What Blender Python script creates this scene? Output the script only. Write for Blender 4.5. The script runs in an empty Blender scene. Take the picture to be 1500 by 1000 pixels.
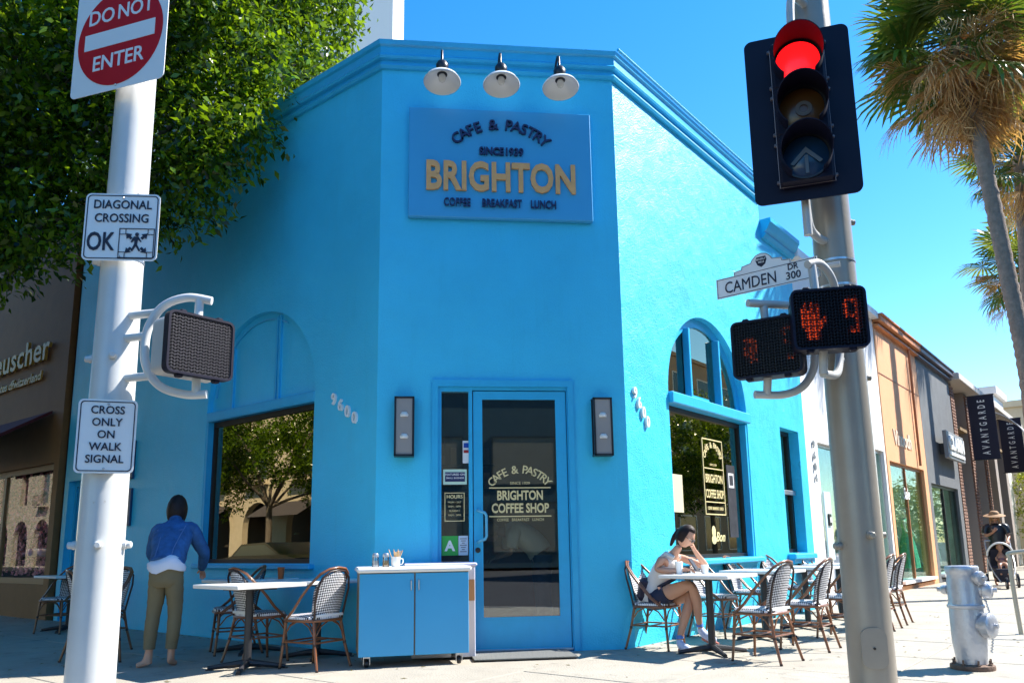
import bpy, math, random
import numpy as np
from mathutils import Vector, Matrix
from mathutils.geometry import tessellate_polygon
R = math.radians
PI = math.pi
random.seed(7)
scn = bpy.context.scene
COL = scn.collection
S2 = 2 ** -0.5

# ------------------------------------------------------------------ camera
F_PX, CY_PX, PITCH, ROLL, YAW = 1158.2966, 586.267, 0.182620, -0.015293, 0.110037
fw = Vector((math.sin(YAW) * math.cos(PITCH), math.cos(YAW) * math.cos(PITCH), math.sin(PITCH)))
r0 = Vector((math.cos(YAW), -math.sin(YAW), 0)); u0 = r0.cross(fw)
cr = math.cos(ROLL) * r0 + math.sin(ROLL) * u0
cu = -math.sin(ROLL) * r0 + math.cos(ROLL) * u0
cam = bpy.data.cameras.new('camera'); camo = bpy.data.objects.new('camera', cam); COL.objects.link(camo)
cam.sensor_width = 36.0; cam.sensor_fit = 'HORIZONTAL'; cam.lens = F_PX / 1500 * 36
cam.shift_y = (CY_PX - 500) / 1500
cam.clip_start = 0.05; cam.clip_end = 3000
camo.matrix_world = Matrix(((cr.x, cu.x, -fw.x, -0.828168), (cr.y, cu.y, -fw.y, -8.361475), (cr.z, cu.z, -fw.z, 1.05), (0, 0, 0, 1)))
scn.camera = camo

# ------------------------------------------------------------------ sky, sun, exposure
SUN = Vector((0.95, 0.125, 1.0)).normalized()          # direction towards the sun
el = math.asin(SUN.z); az = math.atan2(SUN.x, SUN.y)
w = bpy.data.worlds.new('World'); scn.world = w; w.use_nodes = True
nt = w.node_tree; nt.nodes.clear()
sky = nt.nodes.new('ShaderNodeTexSky'); sky.sky_type = 'NISHITA'; sky.sun_disc = False
sky.sun_elevation = el; sky.sun_rotation = az; sky.air_density = 1.0; sky.dust_density = 0.1; sky.ozone_density = 2.0
hs = nt.nodes.new('ShaderNodeHueSaturation'); hs.inputs['Saturation'].default_value = 1.40; hs.inputs['Value'].default_value = 1.0
bg = nt.nodes.new('ShaderNodeBackground'); bg.inputs[1].default_value = 0.12
out = nt.nodes.new('ShaderNodeOutputWorld')
nt.links.new(sky.outputs[0], hs.inputs['Color']); nt.links.new(hs.outputs[0], bg.inputs[0]); nt.links.new(bg.outputs[0], out.inputs[0])
sl = bpy.data.lights.new('sun', 'SUN'); sl.energy = 4.5; sl.angle = R(0.5); sl.color = (1.0, 0.95, 0.87)
so = bpy.data.objects.new('sun', sl); COL.objects.link(so); so.rotation_euler = SUN.to_track_quat('Z', 'Y').to_euler()
so.location = SUN * 60
scn.view_settings.view_transform = 'Standard'; scn.view_settings.look = 'None'
scn.view_settings.exposure = 1.45; scn.view_settings.gamma = 1.0; scn.view_settings.use_curve_mapping = False
scn.render.engine = 'CYCLES'
scn.cycles.max_bounces = 8; scn.cycles.transparent_max_bounces = 12; scn.cycles.caustics_reflective = False; scn.cycles.caustics_refractive = False
scn.cycles.use_denoising = True

# ------------------------------------------------------------------ materials
MATS = {}
def mat(name, col, rough=0.6, metal=0.0, var=0.0, vscale=3.0, bump=0.0, bscale=40.0, spec=0.5, emit=None, estr=1.0, coat=0.0, island=0.0, dirt=None):
    if name in MATS: return MATS[name]
    m = bpy.data.materials.new(name); m.use_nodes = True; n = m.node_tree.nodes; l = m.node_tree.links
    b = n['Principled BSDF']; b.inputs['Base Color'].default_value = (*col, 1); b.inputs['Roughness'].default_value = rough
    b.inputs['Metallic'].default_value = metal; b.inputs['Specular IOR Level'].default_value = spec
    if coat: b.inputs['Coat Weight'].default_value = coat; b.inputs['Coat Roughness'].default_value = 0.1
    tc = n.new('ShaderNodeNewGeometry')
    cur = None
    if var:
        nz = n.new('ShaderNodeTexNoise'); nz.inputs['Scale'].default_value = vscale; nz.inputs['Detail'].default_value = 6; nz.inputs['Roughness'].default_value = 0.62
        l.new(tc.outputs['Position'], nz.inputs['Vector'])
        mr = n.new('ShaderNodeMapRange'); mr.inputs[1].default_value = .25; mr.inputs[2].default_value = .75
        mr.inputs[3].default_value = 1 - var; mr.inputs[4].default_value = 1 + var; l.new(nz.outputs[0], mr.inputs[0])
        mx = n.new('ShaderNodeVectorMath'); mx.operation = 'SCALE'; mx.inputs[0].default_value = col; l.new(mr.outputs[0], mx.inputs['Scale'])
        cur = mx.outputs[0]
    if island:
        mr = n.new('ShaderNodeMapRange'); mr.inputs[3].default_value = 1 - island; mr.inputs[4].default_value = 1 + island
        l.new(tc.outputs['Random Per Island'], mr.inputs[0])
        mx = n.new('ShaderNodeVectorMath'); mx.operation = 'SCALE'; mx.inputs[0].default_value = col; l.new(mr.outputs[0], mx.inputs['Scale'])
        if cur: l.new(cur, mx.inputs[0])
        cur = mx.outputs[0]
    if dirt:
        nz = n.new('ShaderNodeTexNoise'); nz.inputs['Scale'].default_value = dirt[1]; nz.inputs['Detail'].default_value = 8; nz.inputs['Roughness'].default_value = .7
        l.new(tc.outputs['Position'], nz.inputs['Vector'])
        rp = n.new('ShaderNodeValToRGB'); rp.color_ramp.elements[0].position = dirt[2]; rp.color_ramp.elements[1].position = dirt[2] + .12
        l.new(nz.outputs[0], rp.inputs[0])
        mm = n.new('ShaderNodeMix'); mm.data_type = 'RGBA'; mm.inputs[6].default_value = (*col, 1); mm.inputs[7].default_value = (*dirt[0], 1)
        l.new(rp.outputs[0], mm.inputs[0])
        if cur: l.new(cur, mm.inputs[6])
        cur = mm.outputs[2]
    if cur: l.new(cur, b.inputs['Base Color'])
    if bump:
        nb = n.new('ShaderNodeTexNoise'); nb.inputs['Scale'].default_value = bscale; nb.inputs['Detail'].default_value = 6
        l.new(tc.outputs['Position'], nb.inputs['Vector'])
        bp = n.new('ShaderNodeBump'); bp.inputs['Strength'].default_value = bump; bp.inputs['Distance'].default_value = 0.02
        l.new(nb.outputs[0], bp.inputs['Height']); l.new(bp.outputs[0], b.inputs['Normal'])
    if emit: b.inputs['Emission Color'].default_value = (*emit, 1); b.inputs['Emission Strength'].default_value = estr
    MATS[name] = m; return m

def glass(name, tint, refl=0.10, rough=0.0, blend=0.35, gmax=1.0, gcol=(1, 1, 1)):
    if name in MATS: return MATS[name]
    m = bpy.data.materials.new(name); m.use_nodes = True; n = m.node_tree.nodes; l = m.node_tree.links; n.clear()
    o = n.new('ShaderNodeOutputMaterial'); t = n.new('ShaderNodeBsdfTransparent'); t.inputs[0].default_value = (*tint, 1)
    g = n.new('ShaderNodeBsdfGlossy'); g.inputs['Roughness'].default_value = rough; g.inputs[0].default_value = (*gcol, 1)
    lw = n.new('ShaderNodeLayerWeight'); lw.inputs[0].default_value = blend
    mr = n.new('ShaderNodeMapRange'); mr.inputs[3].default_value = refl; mr.inputs[4].default_value = gmax; l.new(lw.outputs['Fresnel'], mr.inputs[0])
    mx = n.new('ShaderNodeMixShader'); l.new(mr.outputs[0], mx.inputs[0]); l.new(t.outputs[0], mx.inputs[1]); l.new(g.outputs[0], mx.inputs[2]); l.new(mx.outputs[0], o.inputs[0])
    MATS[name] = m; return m

def leafmat(name, col, col2, trans=0.35, rough=0.35):
    if name in MATS: return MATS[name]
    m = bpy.data.materials.new(name); m.use_nodes = True; n = m.node_tree.nodes; l = m.node_tree.links
    b = n['Principled BSDF']; b.inputs['Roughness'].default_value = rough; b.inputs['Specular IOR Level'].default_value = .5
    g = n.new('ShaderNodeNewGeometry'); mm = n.new('ShaderNodeMix'); mm.data_type = 'RGBA'
    mm.inputs[6].default_value = (*col, 1); mm.inputs[7].default_value = (*col2, 1); l.new(g.outputs['Random Per Island'], mm.inputs[0])
    l.new(mm.outputs[2], b.inputs['Base Color'])
    t = n.new('ShaderNodeBsdfTranslucent'); sc = n.new('ShaderNodeVectorMath'); sc.operation = 'MULTIPLY'; sc.inputs[1].default_value = (1.7, 1.5, .7)
    l.new(mm.outputs[2], sc.inputs[0]); l.new(sc.outputs[0], t.inputs[0])
    mx = n.new('ShaderNodeMixShader'); mx.inputs[0].default_value = trans
    l.new(b.outputs[0], mx.inputs[1]); l.new(t.outputs[0], mx.inputs[2]); l.new(mx.outputs[0], n['Material Output'].inputs[0])
    MATS[name] = m; return m

def stucco(name, col, bump=0.75, cracks=True):
    """painted render: roller texture, trowel waves, hairline cracks, faint soiling"""
    m = bpy.data.materials.new(name); m.use_nodes = True; n = m.node_tree.nodes; l = m.node_tree.links
    b = n['Principled BSDF']; b.inputs['Roughness'].default_value = .42; b.inputs['Specular IOR Level'].default_value = .45
    g = n.new('ShaderNodeNewGeometry')
    n1 = n.new('ShaderNodeTexNoise'); n1.inputs['Scale'].default_value = 1.1; n1.inputs['Detail'].default_value = 7; n1.inputs['Roughness'].default_value = .6
    n2 = n.new('ShaderNodeTexNoise'); n2.inputs['Scale'].default_value = 55; n2.inputs['Detail'].default_value = 4
    n3 = n.new('ShaderNodeTexNoise'); n3.inputs['Scale'].default_value = 3.2; n3.inputs['Detail'].default_value = 3
    mp = n.new('ShaderNodeMapping'); mp.inputs['Scale'].default_value = (2.5, 2.5, .35)
    n4 = n.new('ShaderNodeTexNoise'); n4.inputs['Scale'].default_value = 2.2; n4.inputs['Detail'].default_value = 6; n4.inputs['Roughness'].default_value = .7
    for q in (n1, n2, n3): l.new(g.outputs['Position'], q.inputs['Vector'])
    l.new(g.outputs['Position'], mp.inputs[0]); l.new(mp.outputs[0], n4.inputs['Vector'])
    vo = n.new('ShaderNodeTexVoronoi'); vo.feature = 'DISTANCE_TO_EDGE'; vo.inputs['Scale'].default_value = .55
    wv = n.new('ShaderNodeVectorMath'); wv.operation = 'MULTIPLY_ADD'; wv.inputs[1].default_value = (.5, .5, .5)
    l.new(n3.outputs['Color'], wv.inputs[0]); l.new(g.outputs['Position'], wv.inputs[2]); l.new(wv.outputs[0], vo.inputs['Vector'])
    cr_ = n.new('ShaderNodeMapRange'); cr_.inputs[1].default_value = 0; cr_.inputs[2].default_value = .006; cr_.inputs[3].default_value = .55 if cracks else 0; cr_.inputs[4].default_value = 0
    l.new(vo.outputs[0], cr_.inputs[0])
    mk = n.new('ShaderNodeMapRange'); mk.inputs[1].default_value = .5; mk.inputs[2].default_value = .62; l.new(n1.outputs[0], mk.inputs[0])
    mu = n.new('ShaderNodeMath'); mu.operation = 'MULTIPLY'; l.new(cr_.outputs[0], mu.inputs[0]); l.new(mk.outputs[0], mu.inputs[1])
    v1 = n.new('ShaderNodeMapRange'); v1.inputs[1].default_value = .3; v1.inputs[2].default_value = .7; v1.inputs[3].default_value = .93 if not cracks else .86; v1.inputs[4].default_value = 1.06 if not cracks else 1.12; l.new(n1.outputs[0], v1.inputs[0])
    v4 = n.new('ShaderNodeMapRange'); v4.inputs[1].default_value = .55; v4.inputs[2].default_value = .8; v4.inputs[3].default_value = 1; v4.inputs[4].default_value = .92; l.new(n4.outputs[0], v4.inputs[0])
    m1 = n.new('ShaderNodeMath'); m1.operation = 'MULTIPLY'; l.new(v1.outputs[0], m1.inputs[0]); l.new(v4.outputs[0], m1.inputs[1])
    s1 = n.new('ShaderNodeVectorMath'); s1.operation = 'SCALE'; s1.inputs[0].default_value = col; l.new(m1.outputs[0], s1.inputs['Scale'])
    mm = n.new('ShaderNodeMix'); mm.data_type = 'RGBA'; mm.inputs[7].default_value = (col[0] * .35, col[1] * .4, col[2] * .45, 1)
    l.new(s1.outputs[0], mm.inputs[6]); l.new(mu.outputs[0], mm.inputs[0]); l.new(mm.outputs[2], b.inputs['Base Color'])
    a1 = n.new('ShaderNodeMath'); a1.operation = 'MULTIPLY_ADD'; a1.inputs[1].default_value = 2.2; l.new(n3.outputs[0], a1.inputs[0]); l.new(n2.outputs[0], a1.inputs[2])
    a2 = n.new('ShaderNodeMath'); a2.operation = 'SUBTRACT'; l.new(a1.outputs[0], a2.inputs[0]); l.new(mu.outputs[0], a2.inputs[1])
    bp = n.new('ShaderNodeBump'); bp.inputs['Strength'].default_value = bump; bp.inputs['Distance'].default_value = .012
    l.new(a2.outputs[0], bp.inputs['Height']); l.new(bp.outputs[0], b.inputs['Normal'])
    MATS[name] = m; return m

def weave(name, c1, c2, scale=70.0):
    m = bpy.data.materials.new(name); m.use_nodes = True; n = m.node_tree.nodes; l = m.node_tree.links
    b = n['Principled BSDF']; b.inputs['Roughness'].default_value = .45
    tc = n.new('ShaderNodeTexCoord'); mp = n.new('ShaderNodeMapping'); mp.inputs['Rotation'].default_value = (0, 0, R(45)); mp.inputs['Scale'].default_value = (scale, scale, scale)
    ck = n.new('ShaderNodeTexChecker'); ck.inputs['Scale'].default_value = 1.0; ck.inputs[1].default_value = (*c1, 1); ck.inputs[2].default_value = (*c2, 1)
    l.new(tc.outputs['UV'], mp.inputs[0]); l.new(mp.outputs[0], ck.inputs[0]); l.new(ck.outputs[0], b.inputs['Base Color'])
    wv = n.new('ShaderNodeTexWave'); wv.inputs['Scale'].default_value = 60; l.new(tc.outputs['UV'], wv.inputs['Vector'])
    bp = n.new('ShaderNodeBump'); bp.inputs['Strength'].default_value = .5; bp.inputs['Distance'].default_value = .003; l.new(wv.outputs[0], bp.inputs['Height']); l.new(bp.outputs[0], b.inputs['Normal'])
    MATS[name] = m; return m

def stripes(name, c1, c2, n_, axis=0):
    m = bpy.data.materials.new(name); m.use_nodes = True; n = m.node_tree.nodes; l = m.node_tree.links
    b = n['Principled BSDF']; b.inputs['Roughness'].default_value = .8
    tc = n.new('ShaderNodeTexCoord'); sp = n.new('ShaderNodeSeparateXYZ'); l.new(tc.outputs['UV'], sp.inputs[0])
    a = n.new('ShaderNodeMath'); a.operation = 'MULTIPLY'; a.inputs[1].default_value = n_; l.new(sp.outputs[axis], a.inputs[0])
    f = n.new('ShaderNodeMath'); f.operation = 'FRACT'; l.new(a.outputs[0], f.inputs[0])
    g = n.new('ShaderNodeMath'); g.operation = 'GREATER_THAN'; g.inputs[1].default_value = .5; l.new(f.outputs[0], g.inputs[0])
    mm = n.new('ShaderNodeMix'); mm.data_type = 'RGBA'; mm.inputs[6].default_value = (*c1, 1); mm.inputs[7].default_value = (*c2, 1)
    l.new(g.outputs[0], mm.inputs[0]); l.new(mm.outputs[2], b.inputs['Base Color']); MATS[name] = m; return m

BLUE = (0.045, 0.55, 0.84)
M_wall = stucco('blue_stucco', BLUE, .45, False); M_wallr = stucco('blue_stucco_cracked', (.040, .53, .80), .85, True)
M_trim = mat('blue_trim', (0.028, 0.43, 0.74), .35, var=.07, vscale=5, bump=.12, bscale=30)
M_cart = mat('cart_blue', (0.045, 0.36, 0.66), .3, var=.04, vscale=2)
M_black = mat('black_metal', (.012, .012, .016), .35)
M_sigblk = mat('signal_black', (.004, .004, .018), .5, spec=.25)
M_darkf = mat('dark_window_frame', (.012, .010, .012), .4)
M_white = mat('white_paint', (.80, .80, .78), .4, var=.03)
M_pole = mat('pole_paint', (.62, .63, .62), .28, var=.05, vscale=4, bump=.05, bscale=12, dirt=((.33, .27, .18), 5.5, .66))
M_poleg = mat('galvanised_pole', (.32, .285, .235), .36, metal=.2, var=.10, vscale=3, bump=.06, bscale=14, dirt=((.24, .20, .15), 4, .62))
M_sign = mat('sign_sheet', (.90, .89, .87), .45, var=.02)
M_red = mat('sign_red', (.60, .004, .012), .5, var=.05, spec=.2)
M_ink = mat('sign_ink', (.008, .008, .03), .5)
M_gold = mat('gold_leaf', (.74, .38, .12), .4, metal=.0, var=.12, vscale=8)
M_goldp = mat('gold_print', (.75, .62, .30), .5)
M_navy = mat('navy_letters', (.010, .014, .085), .4)
M_cane = mat('brown_bamboo', (.20, .075, .028), .3, var=.25, vscale=14, coat=.3)
M_caned = mat('dark_bamboo_joint', (.03, .014, .012), .4)
M_weave = weave('black_white_weave', (.82, .82, .84), (.015, .015, .03))
M_marble = mat('white_tabletop', (.78, .78, .76), .25, var=.03, vscale=6)
M_iron = mat('table_iron', (.022, .022, .026), .45, bump=.1)
M_conc = mat('sidewalk_concrete', (.345, .315, .26), .8, var=.14, vscale=1.7, bump=.4, bscale=60, dirt=((.24, .22, .185), 3.1, .56))
M_kerb = mat('kerb_concrete', (.33, .32, .30), .8, var=.12, bump=.3)
M_asph = mat('asphalt', (.05, .05, .052), .85, var=.2, vscale=3, bump=.6, bscale=90)
M_glass = glass('window_glass', (.80, .66, .45), .27, gcol=(1, .86, .60))
M_glassd = glass('door_glass', (.78, .84, .84), .09)
M_shopg = glass('shop_glass', (.84, .98, .93), .05, 0, .2, .30)
M_skin = mat('skin', (.56, .30, .20), .5, var=.05)
M_skin2 = mat('tan_skin', (.38, .19, .12), .5, var=.05)
M_hair = mat('dark_hair', (.018, .009, .007), .55, bump=.4, bscale=25, spec=.25)
M_int = mat('brown_interior', (.26, .17, .08), .8, var=.15)
M_intf = mat('interior_floor', (.06, .05, .045), .5, var=.2)
M_leaf = leafmat('ficus_leaf', (.005, .027, .003), (.165, .285, .010), .44, .22)
M_bark = mat('bark', (.17, .14, .11), .85, var=.25, vscale=8, bump=.8, bscale=18)
M_palmb = mat('palm_bark', (.23, .17, .13), .9, var=.3, vscale=9, bump=.8, bscale=30)
M_frond = leafmat('palm_green', (.045, .12, .015), (.14, .17, .03), .35, .4)
M_dead = leafmat('palm_dry', (.36, .20, .09), (.55, .38, .19), .3, .8)
M_alu = mat('aluminium', (.55, .56, .58), .3, metal=.8)
M_steel = mat('silver_paint', (.50, .52, .56), .32, metal=.45, var=.12, vscale=9, bump=.2, bscale=40, dirt=((.30, .25, .20), 14, .66))
M_rust = mat('rusty_base', (.16, .10, .07), .8, var=.4, vscale=20, bump=.6)

# ------------------------------------------------------------------ mesh builder
class MB:
    def __init__(s): s.v = []; s.f = []; s.m = []; s.uv = {}
    def add(s, vs, fs, mi=0, M=None):
        b = len(s.v)
        s.v += [tuple(M @ Vector(v)) if M is not None else tuple(v) for v in vs]
        s.f += [tuple(i + b for i in f) for f in fs]; s.m += [mi] * len(fs); return s
    def box(s, c, d, rz=0, rx=0, ry=0, mi=0, bev=0):
        x, y, z = d[0] / 2, d[1] / 2, d[2] / 2
        M = Matrix.Translation(c) @ Matrix.Rotation(rz, 4, 'Z') @ Matrix.Rotation(rx, 4, 'X') @ Matrix.Rotation(ry, 4, 'Y')
        if bev:
            b = min(bev, x * .9, y * .9, z * .9); vs = []
            for (sx, sy, sz) in ((a, b_, c_) for a in (-1, 1) for b_ in (-1, 1) for c_ in (-1, 1)):
                vs += [(sx * (x - b), sy * (y - b), sz * z), (sx * (x - b), sy * y, sz * (z - b)), (sx * x, sy * (y - b), sz * (z - b))]
            import bmesh
            bm = bmesh.new(); bv = [bm.verts.new(v) for v in vs]; bmesh.ops.convex_hull(bm, input=bv); bm.verts.index_update()
            s.add([v.co for v in bm.verts], [[v.index for v in f.verts] for f in bm.faces], mi, M); bm.free(); return s
        vs = [(-x, -y, -z), (x, -y, -z), (x, y, -z), (-x, y, -z), (-x, -y, z), (x, -y, z), (x, y, z), (-x, y, z)]
        return s.add(vs, [(0, 3, 2, 1), (4, 5, 6, 7), (0, 1, 5, 4), (1, 2, 6, 5), (2, 3, 7, 6), (3, 0, 4, 7)], mi, M)
    def tube(s, pts, r, n=8, mi=0, cap=True, closed=False):
        pts = [Vector(p) for p in pts]; k = len(pts); rs = r if isinstance(r, (list, tuple)) else [r] * k
        vs = []; up = None
        for i, p in enumerate(pts):
            a = pts[(i - 1) % k] if (i or closed) else p; b = pts[(i + 1) % k] if (i < k - 1 or closed) else p
            t = (b - a).normalized()
            if up is None:
                up = Vector((0, 0, 1)) if abs(t.z) < .9 else Vector((1, 0, 0))
            x = up - t * up.dot(t)
            if x.length < 1e-4: x = t.orthogonal()
            x.normalize(); up = x; y = t.cross(x)
            for j in range(n):
                q = 2 * PI * j / n; vs.append(p + (x * math.cos(q) + y * math.sin(q)) * rs[i])
        fs = []
        for i in range(k if closed else k - 1):
            i2 = (i + 1) % k
            for j in range(n): j2 = (j + 1) % n; fs.append((i * n + j, i * n + j2, i2 * n + j2, i2 * n + j))
        if cap and not closed: fs += [tuple(range(n))[::-1], tuple((k - 1) * n + j for j in range(n))]
        return s.add(vs, fs, mi)
    def lathe(s, prof, n=24, M=None, mi=0, cap=True):
        vs = []; k = len(prof)
        for r_, z in prof:
            for j in range(n): q = 2 * PI * j / n; vs.append((r_ * math.cos(q), r_ * math.sin(q), z))
        fs = [(i * n + j, i * n + (j + 1) % n, (i + 1) * n + (j + 1) % n, (i + 1) * n + j) for i in range(k - 1) for j in range(n)]
        if cap: fs += [tuple(range(n))[::-1], tuple((k - 1) * n + j for j in range(n))]
        return s.add(vs, fs, mi, M)
    def plate(s, outer, holes, th, M=None, mi=0):
        """polygon (x,z) with holes, front at y=0 facing -Y, back at y=th"""
        loops = [outer] + list(holes); flat = [p for lp in loops for p in lp]
        tris = tessellate_polygon([[Vector((p[0], p[1], 0)) for p in lp] for lp in loops])
        n = len(flat); vs = [(p[0], 0, p[1]) for p in flat] + [(p[0], th, p[1]) for p in flat]; fs = []
        for t in tris:
            a, b, c = (flat[i] for i in t); ar = (b[0] - a[0]) * (c[1] - a[1]) - (b[1] - a[1]) * (c[0] - a[0])
            if abs(ar) < 1e-9: continue
            t = tuple(t) if ar > 0 else tuple(t)[::-1]
            fs.append(t); fs.append(tuple(i + n for i in t[::-1]))
        b = 0
        for li, lp in enumerate(loops):
            k = len(lp); area = sum(lp[i][0] * lp[(i + 1) % k][1] - lp[(i + 1) % k][0] * lp[i][1] for i in range(k))
            ccw = (area > 0) == (li == 0)
            for i in range(k):
                i2 = (i + 1) % k; q = (b + i, b + i + n, b + i2 + n, b + i2)
                fs.append(q if ccw else q[::-1])
            b += k
        return s.add(vs, fs, mi, M)
    def sphere(s, c, r, n=12, mi=0, M=None):
        r = r if isinstance(r, (tuple, list)) else (r, r, r); k = max(4, n // 2)
        vs = [(c[0] + r[0] * math.sin(PI * i / k) * math.cos(2 * PI * j / n), c[1] + r[1] * math.sin(PI * i / k) * math.sin(2 * PI * j / n), c[2] + r[2] * math.cos(PI * i / k)) for i in range(k + 1) for j in range(n)]
        fs = [(i * n + j, (i + 1) * n + j, (i + 1) * n + (j + 1) % n, i * n + (j + 1) % n) for i in range(k) for j in range(n)]
        return s.add(vs, fs, mi, M)
    def quad(s, a, b, c, d, mi=0): return s.add([a, b, c, d], [(0, 1, 2, 3)], mi)
    def mesh(s, name, mats, smooth=None, uvfun=None):
        me = bpy.data.meshes.new(name); me.from_pydata(s.v, [], s.f); me.validate(clean_customdata=False)
        for m in (mats if isinstance(mats, (list, tuple)) else [mats]): me.materials.append(m)
        if len(me.polygons) == len(s.m): me.polygons.foreach_set('material_index', s.m)
        if smooth is not None:
            me.polygons.foreach_set('use_smooth', [True] * len(me.polygons)); me.set_sharp_from_angle(angle=R(smooth))
        if uvfun:
            uv = me.uv_layers.new(name='uv')
            for lp in me.loops: uv.data[lp.index].uv = uvfun(me.vertices[lp.vertex_index].co)
        me.update(); return me
    def build(s, name, mats, parent=None, smooth=None, uvfun=None, matrix=None):
        o = bpy.data.objects.new(name, s.mesh(name, mats, smooth, uvfun)); COL.objects.link(o)
        if parent: o.parent = parent
        if matrix is not None: o.matrix_local = matrix
        return o
def tag(o, label=None, cat=None, group=None, kind=None):
    for k, v in (('label', label), ('category', cat), ('group', group), ('kind', kind)):
        if v: o[k] = v
    return o
def thing(name, label, cat, loc=(0, 0, 0), rz=0, group=None, M=None):
    o = bpy.data.objects.new(name, None); COL.objects.link(o); o.empty_display_size = .1
    if M is not None: o.matrix_world = M
    else: o.location = loc; o.rotation_euler = (0, 0, rz)
    return tag(o, label, cat, group)
def copy_tree(o, parent=None):
    c = o.copy(); COL.objects.link(c); c.parent = parent
    for ch in list(o.children): copy_tree(ch, c)
    return c
def dup(o, loc, rz, label, group=None, scale=None):
    c = copy_tree(o); c.location = loc; c.rotation_euler = (0, 0, rz); c['label'] = label
    if group: c['group'] = group
    if scale: c.scale = (scale,) * 3
    return c

def text(s, size=1.0, bold=0.0, depth=0.004, xs=1.0, align='CENTER', shear=0.0, spacing=1.0):
    """lettering as solid mesh data (MB): x right, z up, front towards -Y, size = capital height"""
    c = bpy.data.curves.new('t', 'FONT'); c.body = s; c.size = 1.0; c.extrude = 0; c.offset = bold; c.align_x = align; c.shear = shear; c.space_character = spacing
    c.resolution_u = 3; o = bpy.data.objects.new('t', c); COL.objects.link(o)
    me = bpy.data.meshes.new_from_object(o.evaluated_get(bpy.context.evaluated_depsgraph_get()))
    k = size / .70; b = MB(); n = len(me.vertices)
    vs = [(v.co.x * k * xs, 0, v.co.y * k) for v in me.vertices]; 
    fs = [tuple(p.vertices) for p in me.polygons]
    from collections import Counter
    cnt = Counter()
    for f in fs:
        for i in range(len(f)): cnt[(f[i], f[(i + 1) % len(f)])] += 1
    out_f = []
    for f in fs:
        out_f.append(f); out_f.append(tuple(i + n for i in f[::-1]))
    for (a, bb) in list(cnt):
        if (bb, a) not in cnt: out_f.append((a, a + n, bb + n, bb))
    if fs:
        f = fs[0]; nz = me.polygons[0].normal.z
        if nz < 0: out_f = [g[::-1] for g in out_f]
    b.add(vs + [(v[0], depth, v[2]) for v in vs], out_f)
    COL.objects.unlink(o); bpy.data.objects.remove(o); bpy.data.curves.remove(c); bpy.data.meshes.remove(me)
    return b
def shift(b, M):
    b.v = [tuple(M @ Vector(v)) for v in b.v]; return b
def merge(a, b, mi=None):
    k = len(a.v); a.v += b.v; a.f += [tuple(i + k for i in f) for f in b.f]; a.m += (b.m if mi is None else [mi] * len(b.m)); return a
def lett(o_, m_, *bs, name='lettering'):
    for q in bs: q.build(name, m_, o_)
def arctext(s, R_, size, a0, a1, **kw):
    b = MB(); k = len(s)
    for i, ch in enumerate(s):
        if ch == ' ': continue
        q = a0 + (a1 - a0) * i / (k - 1)
        merge(b, shift(text(ch, size, **kw), Matrix.Rotation(q, 4, 'Y') @ Matrix.Translation((0, 0, R_))))
    return b
def T(x, y, z): return Matrix.Translation((x, y, z))
def frame(ox, oy, ux, uy, oz=0):
    """local x along (ux,uy), local y INTO the wall, local z up"""
    return Matrix(((ux, -uy, 0, ox), (uy, ux, 0, oy), (0, 0, 1, oz), (0, 0, 0, 1)))
HW = 1.346
FR = frame(HW, 0, S2, S2)                  # right wall: x=t, y=-out
FL = frame(-HW, 0, S2, -S2)                # left wall: x=-t, y=-out
FF = Matrix.Identity(4)                    # chamfered corner face: x, y=-out
def RW(t, o_, z=0): return FR @ Vector((t, -o_, z))
def LW(t, o_, z=0): return FL @ Vector((-t, -o_, z))
def facing(nx, ny):                         # rotation about z so that local -Y points along (nx,ny)
    return math.atan2(nx, -ny)
def arch(x0, x1, z0, zs, n=24):
    """opening polygon: straight sides to zs, half-circle above"""
    r_ = (x1 - x0) / 2; c = (x0 + x1) / 2
    return [(x0, z0), (x1, z0)] + [(c + r_ * math.cos(PI * i / n), zs + r_ * math.sin(PI * i / n)) for i in range(n + 1)]
def rrect(w_, h_, r_, n=5, cx=0, cz=0):
    o = []
    for sx, sz, a in ((1, -1, -90), (1, 1, 0), (-1, 1, 90), (-1, -1, 180)):
        for i in range(n + 1):
            q = R(a + 90 * i / n); o.append((cx + sx * (w_ / 2 - r_) + r_ * math.cos(q), cz + sz * (h_ / 2 - r_) + r_ * math.sin(q)))
    return o
def rect(x0, x1, z0, z1): return [(x0, z0), (x1, z0), (x1, z1), (x0, z1)]
def prof_run(prof, path, closed=False):
    """sweep an (out,z) profile along an xy path with outward side on the right; mitred"""
    b = MB(); k = len(path); P = [Vector((p[0], p[1])) for p in path]; n = len(prof); vs = []
    for i in range(k):
        d0 = (P[i] - P[i - 1]).normalized() if i else (P[1] - P[0]).normalized()
        d1 = (P[i + 1] - P[i]).normalized() if i < k - 1 else d0
        n0 = Vector((d0.y, -d0.x)); n1 = Vector((d1.y, -d1.x)); m = (n0 + n1).normalized(); m /= max(.2, m.dot(n0))
        vs += [(P[i].x + m.x * o_, P[i].y + m.y * o_, z) for o_, z in prof]
    fs = [(i * n + j, (i + 1) * n + j, (i + 1) * n + (j + 1) % n, i * n + (j + 1) % n) for i in range(k - 1) for j in range(n)]
    fs += [tuple(range(n)), tuple((k - 1) * n + j for j in range(n))[::-1]]
    return b.add(vs, fs)
exec_parts = []
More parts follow.
